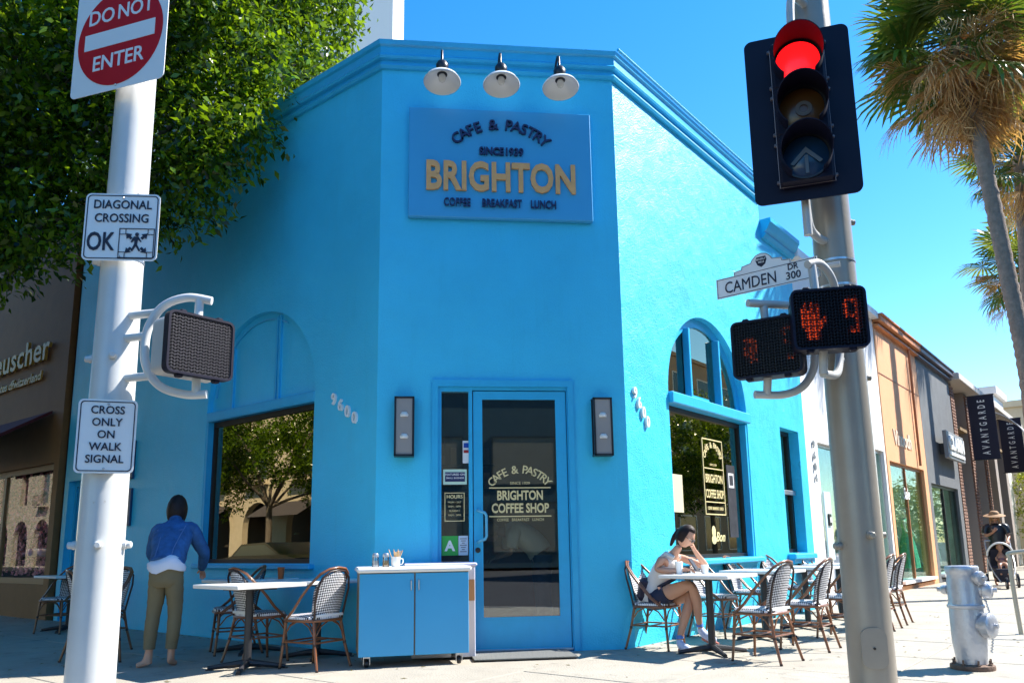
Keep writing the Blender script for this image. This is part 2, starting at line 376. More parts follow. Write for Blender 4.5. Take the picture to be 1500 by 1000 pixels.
# ================================================================== GROUND
def UV(u, v, z=0): return Vector(((u + v) * S2, (u - v) * S2, z))     # u along the right street, v away from its shop fronts
W0 = HW * S2                                                          # 0.952: walls at v=W0 (right) and u=-W0 (left)
KB = 3.9                                                              # sidewalk width
road = MB().quad((-400, -400, -.14), (400, -400, -.14), (400, 400, -.14), (-400, 400, -.14))
tag(road.build('road', M_asph), kind='structure')
far = MB()
base = [UV(-W0 - KB, -60), UV(-W0 - KB, W0 + KB - 1.6), UV(-W0 - KB + .5, W0 + KB - .5), UV(-W0 - KB + 1.6, W0 + KB), UV(90, W0 + KB), UV(90, -60)]
far.add([p + Vector((0, 0, -.012)) for p in base] + [p + Vector((0, 0, -.16)) for p in base], [tuple(range(6))[::-1], tuple(range(6, 12))] + [(i, i + 6, (i + 1) % 6 + 6, (i + 1) % 6) for i in range(6)])
far.f[0] = tuple(range(6)); far.v = far.v
side = far.build('sidewalk', M_conc); tag(side, kind='structure')
fl_me = None; nslab = 0
fw_ = KB / 3
for iu in range(-4, 26):
    for iv in range(-18, 3):
        u0_ = -W0 + iu * fw_; v0_ = W0 + iv * fw_
        if iu >= 0 and iv < 0: continue                       # under the buildings
        if iu < -3: continue
        if iu < 0 and iv < -13: continue
        if iu < -2.5 and iv > 1.5: continue                    # rounded corner left to the slab below
        if fl_me is None:
            b = MB(); g = .011; b.box((fw_ / 2, fw_ / 2, -.021), (fw_ - g, fw_ - g, .05), bev=.005)
            fl_me = b.mesh('paving_slab', M_conc)
        o = bpy.data.objects.new('paving_slab', fl_me); COL.objects.link(o); o.parent = side
        p = UV(u0_, v0_ + fw_); o.matrix_local = Matrix.Translation((p.x, p.y, random.uniform(-.0015, .0015))) @ Matrix.Rotation(R(45), 4, 'Z')
        nslab += 1
k = prof_run([(0, -.16), (.16, -.16), (.16, -.02), (.14, 0), (0, 0)], [(p.x, p.y) for p in base[:5]])
tag(k.build('kerb', M_kerb), kind='structure')

# ================================================================== CAFE BUILDING
cafe = thing('cafe_building', 'bright blue stuccoed corner cafe with chamfered entrance face and arched windows', 'building')
def wpart(name, b, m, parent=cafe, M=FF, smooth=None, uvfun=None):
    b.v = [tuple(M @ Vector(v)) for v in b.v] if M is not FF else b.v
    return b.build(name, m, parent, smooth, uvfun)
LWX = (-3.36, -1.07); RWX = (1.02, 3.38)
cl, crr = sum(LWX) / 2, sum(RWX) / 2
wpart('wall', MB().plate(rect(-7.6, 0, -.1, 6.79), [arch(LWX[0], LWX[1], .90, 2.86), rect(-7.45, -6.3, -.05, 2.2)], .3), M_wall, M=FL)
wpart('wall', MB().plate(rect(-HW, HW, -.1, 6.79), [rect(-.72, .715, -.05, 2.775)], .3), M_wall)
wpart('wall', MB().plate([(0, -.1), (5.8, -.1), (5.8, 6.1), (4.46, 6.1), (4.46, 6.79), (0, 6.79)], [arch(RWX[0], RWX[1], .87, 2.83), rect(4.66, 5.48, .89, 2.82)], .3), M_wallr, M=FR)
cp = [(-.02, 6.46), (.035, 6.465), (.05, 6.50), (.035, 6.53), (.02, 6.54), (.02, 6.57), (.06, 6.58), (.07, 6.61), (.05, 6.64), (.05, 6.73), (.075, 6.745), (.085, 6.80), (-.25, 6.80), (-.25, 6.46)]
e0, e1 = LW(7.6, 0), RW(4.46, 0)
wpart('cornice', prof_run(cp, [(e0.x, e0.y), (-HW, 0), (HW, 0), (e1.x, e1.y)]), M_trim)
e0, e1 = RW(4.47, 0), RW(5.8, 0)
wpart('cornice', prof_run([(-.02, 5.86), (.05, 5.87), (.09, 5.93), (.06, 5.95), (.12, 6.0), (.16, 6.08), (.18, 6.10), (.18, 6.17), (-.3, 6.17), (-.3, 5.86)], [(e0.x, e0.y), (e1.x, e1.y)]), M_trim)
wpart('gutter_pipe', MB().tube([RW(0, .10, 6.83), RW(4.4, .10, 6.83)], .018), M_trim)
# roof, ceiling, floor, rear walls
rf = [LW(7.6, -.28), LW(-.05, -.28), Vector((-HW, .28, 0)), Vector((HW, .28, 0)), RW(0, -.28), RW(5.8, -.28), RW(5.8, -8), LW(7.6, -6.1)]
pl = [LW(7.6, -.2), Vector((-HW, .2, 0)), Vector((HW, .2, 0)), RW(5.8, -.2), RW(5.8, -7.9), ]
def slab(poly, z0, z1):
    n = len(poly); b = MB(); b.add([(p.x, p.y, z1) for p in poly] + [(p.x, p.y, z0) for p in poly], [tuple(range(n)), tuple(range(n, 2 * n))[::-1]] + [(i, i + n, (i + 1) % n + n, (i + 1) % n) for i in range(n)]); return b
wpart('roof', slab(pl, 6.2, 6.4), mat('roof_felt', (.25, .25, .25), .9))
wpart('ceiling', slab(pl, 4.2, 4.3), mat('ceiling_paint', (.30, .26, .20), .8))
wpart('floor', slab(pl, -.02, .012), M_intf)
wpart('inner_wall', MB().box((-3.6, 3.4, 2.1), (8, .1, 4.2)).v and MB().box((-3.9, 3.2, 2.1), (8, .1, 4.2)), M_int, M=FL)
wpart('inner_wall', MB().box((3.6, 3.6, 2.1), (5.5, .1, 4.2)), M_int, M=FR)
wpart('inner_wall', MB().box((5.75, 2.5, 3.1), (.1, 4.4, 6.0)), M_int, M=FR)
wpart('inner_wall', MB().box((-7.5, 2.5, 3.1), (.1, 4.4, 6.0)), M_int, M=FL)
# --- left arched window: blind arch with battens, one large pane
wn = thing('window', None, None); wn.parent = cafe; wn.matrix_local = FL; wn.name = 'window'
wn['label'] = 'blind arched window left of the entrance with one large brown pane'
b = MB().plate([(LWX[0], 2.85)] + [(LWX[1], 2.85)] + [(cl + (LWX[1] - cl) * math.cos(PI * i / 24), 2.86 + (LWX[1] - cl) * math.sin(PI * i / 24)) for i in range(25)], [], .05)
b.build('blind_arch_panel', M_wall, wn, matrix=T(0, .075, 0))
b = MB()
for x, h in ((-2.86, 3.66), (-1.92, 3.92), (-1.86, 3.92)): b.box((x, .06, (2.86 + h) / 2), (.035, .03, h - 2.86))
for i in range(12):
    a0, a1 = R(62 + 9 * i), R(62 + 9 * (i + 1)); r_ = 1.06
    b.tube([(cl + r_ * math.cos(a0), .062, 2.86 + r_ * math.sin(a0)), (cl + r_ * math.cos(a1), .062, 2.86 + r_ * math.sin(a1))], .012, 5)
b.build('batten', M_trim, wn)
MB().box((cl, .07, 2.79), (2.29, .15, .12), bev=.01).box((cl, .055, 2.745), (2.29, .11, .04)).build('transom', M_trim, wn)
MB().plate(rect(LWX[0], LWX[1], .90, 2.735), [rect(LWX[0] + .07, LWX[1] - .03, .95, 2.66)], .06).build('frame', M_darkf, wn, matrix=T(0, .085, 0))
MB().box((LWX[0] + .02, .05, 1.82), (.045, .09, 1.83)).build('jamb', M_trim, wn)
MB().box((cl, .12, 1.81), (2.24, .012, 1.76)).build('pane', M_glass, wn)
MB().box((cl, -.01, .865), (2.45, .12, .06), bev=.012).build('sill', M_trim, wn)
# --- right arched window
wr = thing('window', 'sunlit arched window right of the entrance with divided top light', None); wr.parent = cafe; wr.matrix_local = FR
rr = RWX[1] - crr
def halfring(r1, r0_, n=24):
    return [(crr + r1 * math.cos(PI * i / n), 2.88 + r1 * math.sin(PI * i / n)) for i in range(n + 1)] + [(crr + r0_ * math.cos(PI * i / n), 2.88 + r0_ * math.sin(PI * i / n)) for i in range(n, -1, -1)]
MB().plate(halfring(rr - .002, rr - .12), [], .07).build('arch_frame', M_trim, wr, matrix=T(0, .09, -.05), smooth=None)
b = MB().box((crr, .05, 2.79), (2.36, .16, .14), bev=.012)
b.build('transom', M_trim, wr, matrix=T(0, -.03, 0))
for x, h, d_ in ((1.72, 3.80, .09), (2.62, 3.80, .16)):
    MB().box((x, .02 + d_ / 2, (2.85 + h) / 2), (.05, d_, h - 2.85), bev=.006).build('mullion', M_trim, wr)
MB().box((2.30, .20, 3.36), (.06, .08, .98)).box((2.17, .20, 3.80), (.86, .08, .06)).box((2.05, .14, 2.90), (.58, .12, .08)).build('sash_frame', M_trim, wr)
arcp = [(crr - rr + .1, 2.86), (crr + rr - .1, 2.86)] + [(crr + (rr - .1) * math.cos(PI * i / 20), 2.84 + (rr - .1) * math.sin(PI * i / 20)) for i in range(21)]
MB().plate(arcp, [], .012).build('pane', M_glass, wr, matrix=T(0, .115, 0))
M_curt = mat('beige_curtain', (.50, .38, .24), .8, var=.2)
for x, w2, h in ((1.28, .22, 3.5), (1.58, .20, 3.7), (2.78, .20, 3.6), (3.08, .22, 3.4)): MB().box((x, .34, (2.9 + h) / 2), (w2, .04, h - 2.9), bev=.01).build('curtain', M_curt, wr)
for x in (3.12, 3.28): MB().box((x, .32, 1.8), (.14, .04, 1.8), bev=.01).build('curtain', M_curt, wr)
MB().plate(rect(RWX[0], RWX[1], .87, 2.72), [rect(RWX[0] + .02, RWX[1] - .10, .92, 2.66)], .06).build('frame', M_darkf, wr, matrix=T(0, .10, 0))
MB().box((RWX[1] - .03, .06, 1.79), (.05, .10, 1.84)).build('jamb', M_trim, wr)
MB().box((crr, .135, 1.79), (2.3, .012, 1.78)).build('pane', M_glass, wr)
MB().box((crr, -.02, .83), (2.5, .16, .07), bev=.015).build('sill', M_trim, wr)
# window lettering and notices of the right window
M_paper = mat('paper', (.62, .55, .35), .8)
b = MB()
ox, oz, ww, hh = 2.12, 1.42, .62, 1.0
for x0, x1, z0, z1 in ((0, ww, 0, .014), (0, ww, hh - .014, hh), (0, .014, 0, hh), (ww - .014, ww, 0, hh), (0, ww, .60, .612), (0, ww, .16, .172)):
    b.box((ox + (x0 + x1) / 2, .122, oz + (z0 + z1) / 2), (x1 - x0, .006, z1 - z0))
merge(b, shift(arctext('CAFE & PASTRY', .25, .075, R(-62), R(62), bold=.012), T(ox + ww / 2, .119, oz + .64)))
merge(b, shift(text('SINCE 1939', .028), T(ox + ww / 2, .119, oz + .645)))
merge(b, shift(text('BRIGHTON', .11, bold=.012, xs=.66), T(ox + ww / 2, .119, oz + .42)))
merge(b, shift(text('COFFEE SHOP', .11, bold=.012, xs=.55), T(ox + ww / 2, .119, oz + .22)))
merge(b, shift(text('COFFEE  BREAKFAST  LUNCH', .04, bold=.01, xs=.62), T(ox + ww / 2, .119, oz + .065)))
b.build('gold_lettering', M_goldp, wr)
MB().box((1.38, .125, 1.66), (.26, .006, .46)).build('paper_notice', M_paper, wr)
b = MB().box((2.98, .125, 1.62), (.27, .006, .98)); b.build('dark_poster', mat('poster_dark', (.03, .03, .035), .5, var=.6, vscale=12), wr)
b = MB().plate(rect(2.89, 3.06, 1.80, 2.0), [rect(2.91, 3.04, 1.83, 1.97)], .004); b.build('poster_print', M_white, wr, matrix=T(0, .119, 0))
b = shift(text('Bon', .12, shear=.3, bold=.02), T(2.52, .12, 1.08)); b.sphere((2.33, .123, 1.2), (.06, .004, .08), 10).sphere((2.33, .123, 1.1), (.075, .004, .06), 10)
b.build('window_decal', M_goldp, wr)
# --- narrow sash window
wk = thing('window', 'narrow sash window beside the white shop', None); wk.parent = cafe; wk.matrix_local = FR
MB().plate(rect(4.66, 5.48, .89, 2.82), [rect(4.70, 5.40, .95, 1.80), rect(4.70, 5.40, 1.86, 2.75)], .07).build('frame', M_darkf, wk, matrix=T(0, .16, 0))
MB().box((5.07, .14, 1.83), (.78, .06, .07), bev=.005).build('meeting_rail', M_alu, wk)
MB().box((5.07, .20, 1.85), (.78, .01, 1.86)).build('pane', M_glass, wk)
MB().box((5.07, -.03, .84), (.98, .2, .08), bev=.012).box((5.07, -.02, .77), (.92, .14, .06)).build('sill', M_trim, wk)
MB().box((5.07, .4, 1.4), (.7, .02, 1.0)).build('blind', mat('blind', (.35, .32, .28), .8), wk)
# --- entrance
df = MB().plate(rect(-.765, .761, -.01, 2.82), [rect(-.70, .70, -.02, 2.75)], .12)
wpart('door_frame', shift(df, T(0, -.035, 0)), M_trim)
wpart('door_frame', shift(MB().plate(rect(-.70, .70, 0, 2.752), [rect(-.665, -.375, .40, 2.70), rect(-.335, .69, -.02, 2.715)], .10), T(0, .0, 0)), M_trim)
wpart('side_light', MB().box((-.52, .05, 1.56), (.30, .012, 2.30)), M_glassd)
dr = thing('door', None, None); dr.parent = cafe
MB().plate(rect(-.325, .682, .02, 2.705), [rect(-.232, .572, .335, 2.62)], .05).build('leaf', M_trim, dr, matrix=T(0, .015, 0))
MB().plate(rect(-.25, .59, .317, 2.638), [rect(-.228, .568, .339, 2.616)], .02).build('glazing_bead', M_trim, dr, matrix=T(0, .012, 0))
MB().box((.17, .035, 1.48), (.84, .01, 2.31)).build('pane', M_glassd, dr)
MB().tube([(-.285, .01, 1.43), (-.285, -.06, 1.43), (-.275, -.085, 1.42), (-.215, -.09, 1.40), (-.20, -.09, 1.37), (-.20, -.09, 1.16), (-.215, -.09, 1.13), (-.275, -.085, 1.11), (-.285, -.06, 1.10), (-.285, .01, 1.10)], .016, 10).build('handle', mat('handle_blue', (.10, .42, .62), .3), dr, smooth=50)
MB().lathe([(.0, 0), (.028, 0), (.028, .018), (.012, .022), (0, .022)], 16, M=T(-.285, .016, 1.02) @ Matrix.Rotation(R(90), 4, 'X')).build('lock', M_black, dr, smooth=40)
b = arctext('CAFE & PASTRY', .36, .085, R(-48), R(48), bold=.012); b = shift(b, T(.17, .026, 1.46))
merge(b, shift(text('SINCE 1939', .03), T(.17, .026, 1.70)))
for z in (1.665, 1.365): b.box((.17, .028, z), (.66, .004, .012))
merge(b, shift(text('BRIGHTON', .095, bold=.03, xs=.72), T(.17, .026, 1.54)))
merge(b, shift(text('COFFEE SHOP', .095, bold=.03, xs=.72), T(.17, .026, 1.405)))
merge(b, shift(text('COFFEE   BREAKFAST   LUNCH', .03, xs=.85), T(.17, .026, 1.315)))
b.build('gold_lettering', M_goldp, dr)
MB().box((.18, .10, .012), (1.02, .26, .024), bev=.005).build('threshold', M_alu, cafe)
# sticker set on the side light
b = MB().box((-.52, .042, 1.785), (.25, .004, .16)); b.build('window_sticker', mat('sticker_mint', (.55, .75, .60), .6), cafe)
b = MB().box((-.52, .038, 1.785), (.21, .004, .10)); merge(b, MB()); b.build('window_sticker', mat('sticker_navy', (.01, .02, .10), .6), cafe)
b = shift(text('FEATURED ON', .022, bold=.01), T(-.52, .034, 1.80)); merge(b, shift(text('SMALL BUSINESS', .018, bold=.01), T(-.52, .034, 1.765))); b.build('sticker_print', M_white, cafe)
b = MB().plate(rect(-.63, -.42, 1.32, 1.62), [rect(-.622, -.428, 1.328, 1.612)], .004); b = shift(b, T(0, .04, 0))
merge(b, shift(text('HOURS', .036, bold=.02), T(-.525, .04, 1.56)))
for i, s_ in enumerate(('MON - SAT', '8AM - 4PM', 'SUNDAY', '9AM - 3PM')): merge(b, shift(text(s_, .020), T(-.525, .04, 1.51 - .045 * i)))
b.build('opening_hours', M_goldp, cafe)
MB().box((-.575, .042, 1.07), (.17, .004, .20)).build('grade_card', mat('grade_green', (.03, .38, .06), .5), cafe)
shift(text('A', .10, bold=.04), T(-.575, .036, 1.02)).build('grade_letter', M_white, cafe)
MB().box((-.435, .042, 1.07), (.10, .004, .20)).build('notice_card', mat('notice_pale', (.55, .65, .75), .6), cafe)
b = MB()
for i in range(7): b.box((-.435, .038, 1.14 - .022 * i), (.07 - .02 * (i % 3), .003, .006))
b.build('notice_print', M_ink, cafe)
MB().box((-.40, .042, 2.05), (.075, .004, .24)).build('payment_sticker', M_white, cafe)
MB().box((-.40, .038, 2.12), (.055, .004, .05)).build('payment_sticker', mat('card_blue', (.01, .06, .35), .5), cafe)
MB().box((-.40, .038, 2.055), (.055, .004, .03)).build('payment_sticker', mat('card_red', (.4, .02, .02), .5), cafe)
# house numbers: digits step down diagonally
for (t0, z0, t1, z1, M_) in ((.19, 2.72, .45, 2.42, FR), (-.70, 2.70, -.34, 2.45, FL)):
    for i, ch in enumerate('9600'):
        q = i / 3; o = wpart('house_number', shift(text(ch, .125, depth=.03, bold=.015, xs=.9), T(t0 + (t1 - t0) * q, -.03, z0 + (z1 - z0) * q - .06)), M_white, M=M_)
# blue security gate and boards on the left wall
gt = thing('security_gate', None, None); gt.parent = cafe; gt.matrix_local = FL
MB().plate(rect(-7.45, -6.3, 0, 2.2), [rect(-7.38, -6.37, .1, 2.12)], .05).build('gate_frame', M_trim, gt, matrix=T(0, .1, 0))
for i in range(11): MB().box((-7.32 + i * .092, .12, 1.1), (.022, .022, 2.05)).build('bar', M_trim, gt)
MB().box((-6.875, .25, 1.1), (1.1, .03, 2.1)).build('gate_backing', mat('gate_back', (.01, .10, .2), .6), gt)
for z0, z1 in ((2.11, 2.67), (1.43, 1.97)):
    wpart('notice_board', MB().box((-5.45, -.02, (z0 + z1) / 2), (.42, .035, z1 - z0), bev=.006), mat('board_navy', (.008, .05, .13), .4), M=FL)
# ---------- things inside the cafe
def int_table(): pass
M_teal = mat('teal_pot', (.03, .22, .22), .4)
o = thing('potted_orchid', 'white orchid in a teal pot behind the left cafe window', 'plant', LW(1.55, -.30, .93))
MB().lathe([(.09, 0), (.13, .02), (.15, .24), (.155, .26), (.13, .26), (.12, .2), (0, .2)], 20).build('pot', M_teal, o, smooth=40)
MB().tube([(0, 0, .2), (.05, 0, .5), (.02, 0, .8), (-.06, .0, 1.05)], .006, 5).build('stem', M_leaf, o)
M_pet = mat('white_petal', (.80, .78, .70), .6)
fb = MB(); rn = random.Random(3)
for z in (.45, .53, .62, .71, .80, .90):
    cx = .04 + rn.uniform(-.05, .05) - (z - .4) * .12
    for k_ in range(5):
        a = 2 * PI * k_ / 5 + rn.random(); fb.sphere((cx + .04 * math.cos(a), -.03, z + .04 * math.sin(a)), (.032, .012, .032), 8)
fb.build('blossom', M_pet, o, smooth=60)
lb = MB()
for k_ in range(6):
    a = 2 * PI * k_ / 6; lb.tube([(0, 0, .22), (.1 * math.cos(a), .1 * math.sin(a), .34), (.22 * math.cos(a), .2 * math.sin(a), .30)], [.03, .035, .004], 6)
lb.build('leaf', mat('orchid_leaf', (.03, .10, .03), .4), o, smooth=60)
MB().box((cl, .42, .90), (2.4, .55, .06)).build('window_shelf', mat('shelf_wood', (.09, .05, .03), .4), cafe, matrix=FL)
MB().box((crr, .42, .86), (2.4, .55, .06)).build('window_shelf', mat('shelf_wood', (.09, .05, .03), .4), cafe, matrix=FR)
# counter, shelves and a menu board seen through the door
MB().box((.3, 2.6, .5), (2.2, .5, 1.0), bev=.02).box((.3, 2.6, 1.02), (2.3, .6, .05)).build('counter', mat('counter_red', (.28, .04, .03), .4), cafe)
b = MB()
for z in (1.5, 1.85, 2.2): b.box((.3, 3.1, z), (2.4, .3, .03))
b.build('back_shelf', mat('shelf_wood', (.09, .05, .03), .4), cafe)
b = MB(); rn = random.Random(5)
for z in (1.52, 1.87, 2.22):
    for i in range(14): h = rn.uniform(.1, .25); b.box((-.75 + i * .16, 3.05, z + h / 2), (.08, .08, h))
b.build('shelf_goods', mat('goods', (.35, .22, .12), .6, island=.8), cafe)
# ================================================================== FACADE FITTINGS
o = thing('cafe_sign', 'blue rectangular cafe signboard with gold name above the entrance', 'sign', (.005, 0, 5.31))
MB().box((0, -.045, 0), (2.08, .07, 1.31), bev=.006).build('board', mat('sign_blue', (.045, .36, .66), .45, var=.03), o)
L = lambda b, z, x=0: shift(b, T(x, -.112, z))
L(arctext('CAFE & PASTRY', .72, .125, R(-40), R(40), bold=.008, depth=.03), -.31, -.0).build('lettering', M_navy, o)
L(text('SINCE', .085, bold=.03, depth=.03, xs=.85), .10, -.11).build('lettering', M_navy, o); L(text('1939', .085, bold=.03, depth=.03, xs=.9), .10, .145).build('lettering', M_navy, o)
g1 = L(text('BRIGHTON', .33, bold=.03, depth=.03, xs=.70, spacing=1.03), -.33); g1.build('gold_lettering', M_gold, o)
for s_, x in (('COFFEE', -.50), ('BREAKFAST', .0), ('LUNCH', .47)): L(text(s_, .092, bold=.014, depth=.02, xs=.66), -.53, x).build('lettering', M_navy, o)
# three gooseneck lamps
def gooseneck(x, label):
    o = thing('gooseneck_lamp', label, 'lamp', (x, 0, 6.05), 0, 'lamps above the cafe sign')
    tilt = Matrix.Translation((0, -.47, .0)) @ Matrix.Rotation(R(-9), 4, 'X') @ Matrix.Scale(.93, 4)
    MB().lathe([(.215, -.015), (.22, -.005), (.20, .03), (.13, .085), (.07, .115), (.055, .12), (.05, .105), (.12, .075), (.19, .02), (.212, -.015)], 32, M=tilt, cap=False).build('lamp_shade', mat('enamel_white', (.80, .82, .82), .3), o, smooth=50)
    MB().lathe([(.05, .095), (.08, .11), (.085, .135), (.05, .15), (.06, .165), (.07, .2), (.075, .24), (.06, .26), (.06, .27), (.045, .29), (.025, .30), (.0, .31)], 20, M=tilt).build('lamp_cap', M_black, o, smooth=45)
    MB().sphere((0, 0, .055), (.045, .045, .06), 14, M=tilt).build('bulb', mat('bulb_glass', (.75, .74, .68), .15), o, smooth=60)
    MB().tube([(0, -.47 + .06, .29), (0, -.40, .42), (0, -.33, .47), (0, -.24, .46), (0, -.12, .40), (0, -.02, .38)], .013, 8).build('arm', M_black, o, smooth=60)
    MB().lathe([(.0, 0), (.05, 0), (.055, .01), (.055, .02), (0, .02)], 16, M=T(0, -.02, .38) @ Matrix.Rotation(R(90), 4, 'X') @ T(0, 0, -.02)).build('wall_plate', M_black, o, smooth=40)
for x, l in ((-.67, 'white enamel gooseneck lamp over the letters CAFE, leftmost of three'), (-.02, 'white enamel gooseneck lamp over the middle of the cafe sign'), (.64, 'white enamel gooseneck lamp nearest the sunlit side wall')): gooseneck(x, l)
# wall sconces
def sconce(x, label):
    o = thing('wall_lantern', label, 'lantern', (x, 0, 2.305), 0, 'wall lanterns beside the entrance')
    MB().box((0, -.012, 0), (.19, .024, .60)).build('back_plate', M_black, o)
    b = MB()
    for sx in (-1, 1):
        for y in (-.115, -.02): b.box((sx * .094, y, 0), (.02, .02, .62))
    for z in (-.305, .305): b.plate(rect(-.104, .104, -.01, .01), [], .125, T(0, -.125, z))
    b.build('cage', M_black, o)
    MB().box((0, -.066, 0), (.172, .098, .592)).build('ribbed_glass', mat('sconce_glass', (.30, .29, .28), .18, bump=.2, bscale=3), o)
    for z in (-.13, .10): MB().lathe([(0, 0), (.05, 0), (.055, .02), (.04, .05), (0, .055)], 12, M=T(0, -.085, z)).build('bulb', mat('bulb_glass', (.75, .74, .68), .15), o, smooth=60)
sconce(-1.055, 'black framed ribbed glass wall lantern left of the door'); sconce(1.065, 'black framed ribbed glass wall lantern right of the door')
# door mat
tag(MB().box((.12, -.36, .009), (1.0, .52, .014), rz=R(2), bev=.004).build('doormat', mat('mat_rubber', (.13, .135, .13), .9, bump=.6)), 'flat grey doormat in front of the blue door', 'doormat')

# ================================================================== CAFE FURNITURE
def uv_xz(c): return (c.x + 7, c.z + c.y * .3 + 7)
def uv_xy(c): return (c.x + 7, c.y + 7)
def make_chair(label, group):
    """bistro chair, faces +Y, origin on the ground under the seat"""
    t = thing('bistro_chair', label, 'chair', (0, 0, 0), 0, group)
    # seat: softly rounded woven pad
    N = 20; b = MB(); rim = []
    for i in range(N):
        a = 2 * PI * i / N; c_, s_ = math.cos(a), math.sin(a); p = .55
        rim.append((.215 * math.copysign(abs(c_) ** p, c_), .205 * math.copysign(abs(s_) ** p, s_)))
    vs = [(x * .93, y * .93, .47) for x, y in rim] + [(x, y, .458) for x, y in rim] + [(x, y, .435) for x, y in rim] + [(x * .9, y * .9, .43) for x, y in rim]
    fs = [tuple(range(N))] + [(k_ * N + i, (k_ + 1) * N + i, (k_ + 1) * N + (i + 1) % N, k_ * N + (i + 1) % N) for k_ in range(3) for i in range(N)] + [tuple(range(3 * N, 4 * N))[::-1]]
    b.add(vs, fs); b.build('seat', M_weave, t, uvfun=uv_xy)
    MB().tube([(x * 1.02, y * 1.02, .428) for x, y in rim], .013, 8, closed=True).build('seat_frame', M_cane, t, smooth=60)
    # woven back: panel bounded by arch, leaning backwards
    def bk(x, z): q = (z - .46) / .42; return (x, -.185 - .105 * q + .05 * (x / .17) ** 2 * (1 - .2 * q), z)
    g = []; nx, nz = 10, 9; b = MB(); vs = []
    for j in range(nz + 1):
        q = j / nz; z = .47 + .385 * q; wz = .165 + .03 * math.sin(q * PI * .6)
        if q > .5: wz *= math.sqrt(max(0.02, 1 - ((q - .5) / .5) ** 2.2))
        for i in range(nx + 1): vs.append(bk(wz * (2 * i / nx - 1), z))
    fs = [(j * (nx + 1) + i, j * (nx + 1) + i + 1, (j + 1) * (nx + 1) + i + 1, (j + 1) * (nx + 1) + i) for j in range(nz) for i in range(nx)]
    m_ = len(vs); vs2 = [(x, y - .012, z) for x, y, z in vs]; b.add(vs + vs2, fs + [tuple(i + m_ for i in f[::-1]) for f in fs]); b.build('backrest', M_weave, t, uvfun=uv_xz)
    MB().box((0, -.192, .47), (.33, .02, .022)).build('back_rail', M_white, t)
    # big cane loop sweeping from the seat front round the back
    lp = [(.205, .13, .44), (.222, .03, .52), (.226, -.07, .64), (.215, -.17, .75), (.175, -.245, .835), (.10, -.285, .878), (0, -.295, .89)]
    lp = lp + [(-x, y, z) for x, y, z in lp[-2::-1]]
    for dx in (0, .016): MB().tube([(x * (1 - dx * 3.5), y + dx, z - dx * .3) for x, y, z in lp], .0115, 8).build('back_loop', M_cane, t, smooth=60)
    lp2 = [(.17, -.18, .42), (.19, -.205, .58), (.195, -.235, .70), (.165, -.265, .80), (.09, -.285, .855), (0, -.29, .865)]
    MB().tube(lp2 + [(-x, y, z) for x, y, z in lp2[-2::-1]], .010, 7).build('back_frame', M_caned, t, smooth=60)
    for sx in (-1, 1):
        for pts in ([(sx * .175, .165, .44), (sx * .19, .18, .22), (sx * .205, .20, .0)], [(sx * .165, -.17, .44), (sx * .185, -.21, .22), (sx * .21, -.27, .0)]):
            lg = MB().tube(pts, [.0145, .0135, .012], 9).build('leg', M_cane, t, smooth=60)
            for q_ in (MB().tube([pts[2], (pts[2][0], pts[2][1] * .995, .02)], .0135, 9), MB().tube([Vector(pts[1]) - Vector((0, 0, -.012)), Vector(pts[1]) + Vector((0, 0, -.012))], .0155, 9), MB().tube([Vector(pts[0]) + Vector((0, 0, -.035)), Vector(pts[0]) + Vector((0, 0, -.005))], .0165, 9)): q_.build('leg_binding', M_caned, lg, smooth=60)
    k_ = [(.188, .178, .24), (-.188, .178, .24), (-.183, -.205, .24), (.183, -.205, .24)]
    b = MB()
    for i in range(4): b.tube([k_[i], k_[(i + 1) % 4]], .0085, 7)
    b.tube([(.186, 0, .24), (-.186, 0, .24)], .008, 7); b.build('stretcher', M_cane, t, smooth=60)
    b = MB()
    for i in range(4):
        a, c_ = Vector(k_[i]), Vector(k_[(i + 1) % 4]); m_ = (a + c_) / 2
        for q, e in ((a, c_), (c_, a)):
            p0 = q.lerp(e, .04) + Vector((0, 0, .06)); p1 = q.lerp(e, .2) + Vector((0, 0, .14)); p2 = q.lerp(e, .42) + Vector((0, 0, .18)); b.tube([p0, p1, p2], .007, 6)
    b.build('brace', M_cane, t, smooth=60)
    return t
def make_table(label, group, w_=.72, d_=.72):
    t = thing('cafe_table', label, 'table', (0, 0, 0), 0, group)
    MB().box((0, 0, .737), (w_, d_, .034), bev=.006).build('tabletop', M_marble, t)
    MB().box((0, 0, .709), (.34, .34, .02)).tube([(0, 0, .72), (0, 0, .06)], .036, 16).build('column', M_iron, t, smooth=40)
    b = MB()
    for i in range(4):
        a = PI / 2 * i + PI / 4; c_, s_ = math.cos(a), math.sin(a)
        b.tube([(0, 0, .06), (.16 * c_, .16 * s_, .045), (.34 * c_, .34 * s_, .022)], [.035, .026, .018], 8)
        b.lathe([(.022, 0), (.022, .014), (0, .014)], 8, M=T(.34 * c_, .34 * s_, 0))
    b.build('base', M_iron, t, smooth=40)
    return t
aR = math.atan2(S2, S2)                    # rotation of the right wall frame
def placeR(src, t, out_, face, label, first=False, **k):
    """face: 'wall' looks to the wall, 'street' away from it, plus degrees"""
    p = RW(t, out_); rz = {'wall': R(45), 'street': R(225), 'along': R(-45)}[face[0]] + R(face[1])
    if first: src.location = p; src.rotation_euler = (0, 0, rz); src['label'] = label; return src
    return dup(src, p, rz, label, **k)
CH = make_chair('x', 'cane bistro chairs along the sunlit wall')
GL = 'cane bistro chairs in the shade of the left wall'
TB = make_table('x', 'white tables along the sunlit wall')
placeR(CH, .06, .24, ('street', 4), 'cane bistro chair the sitting woman uses', True)
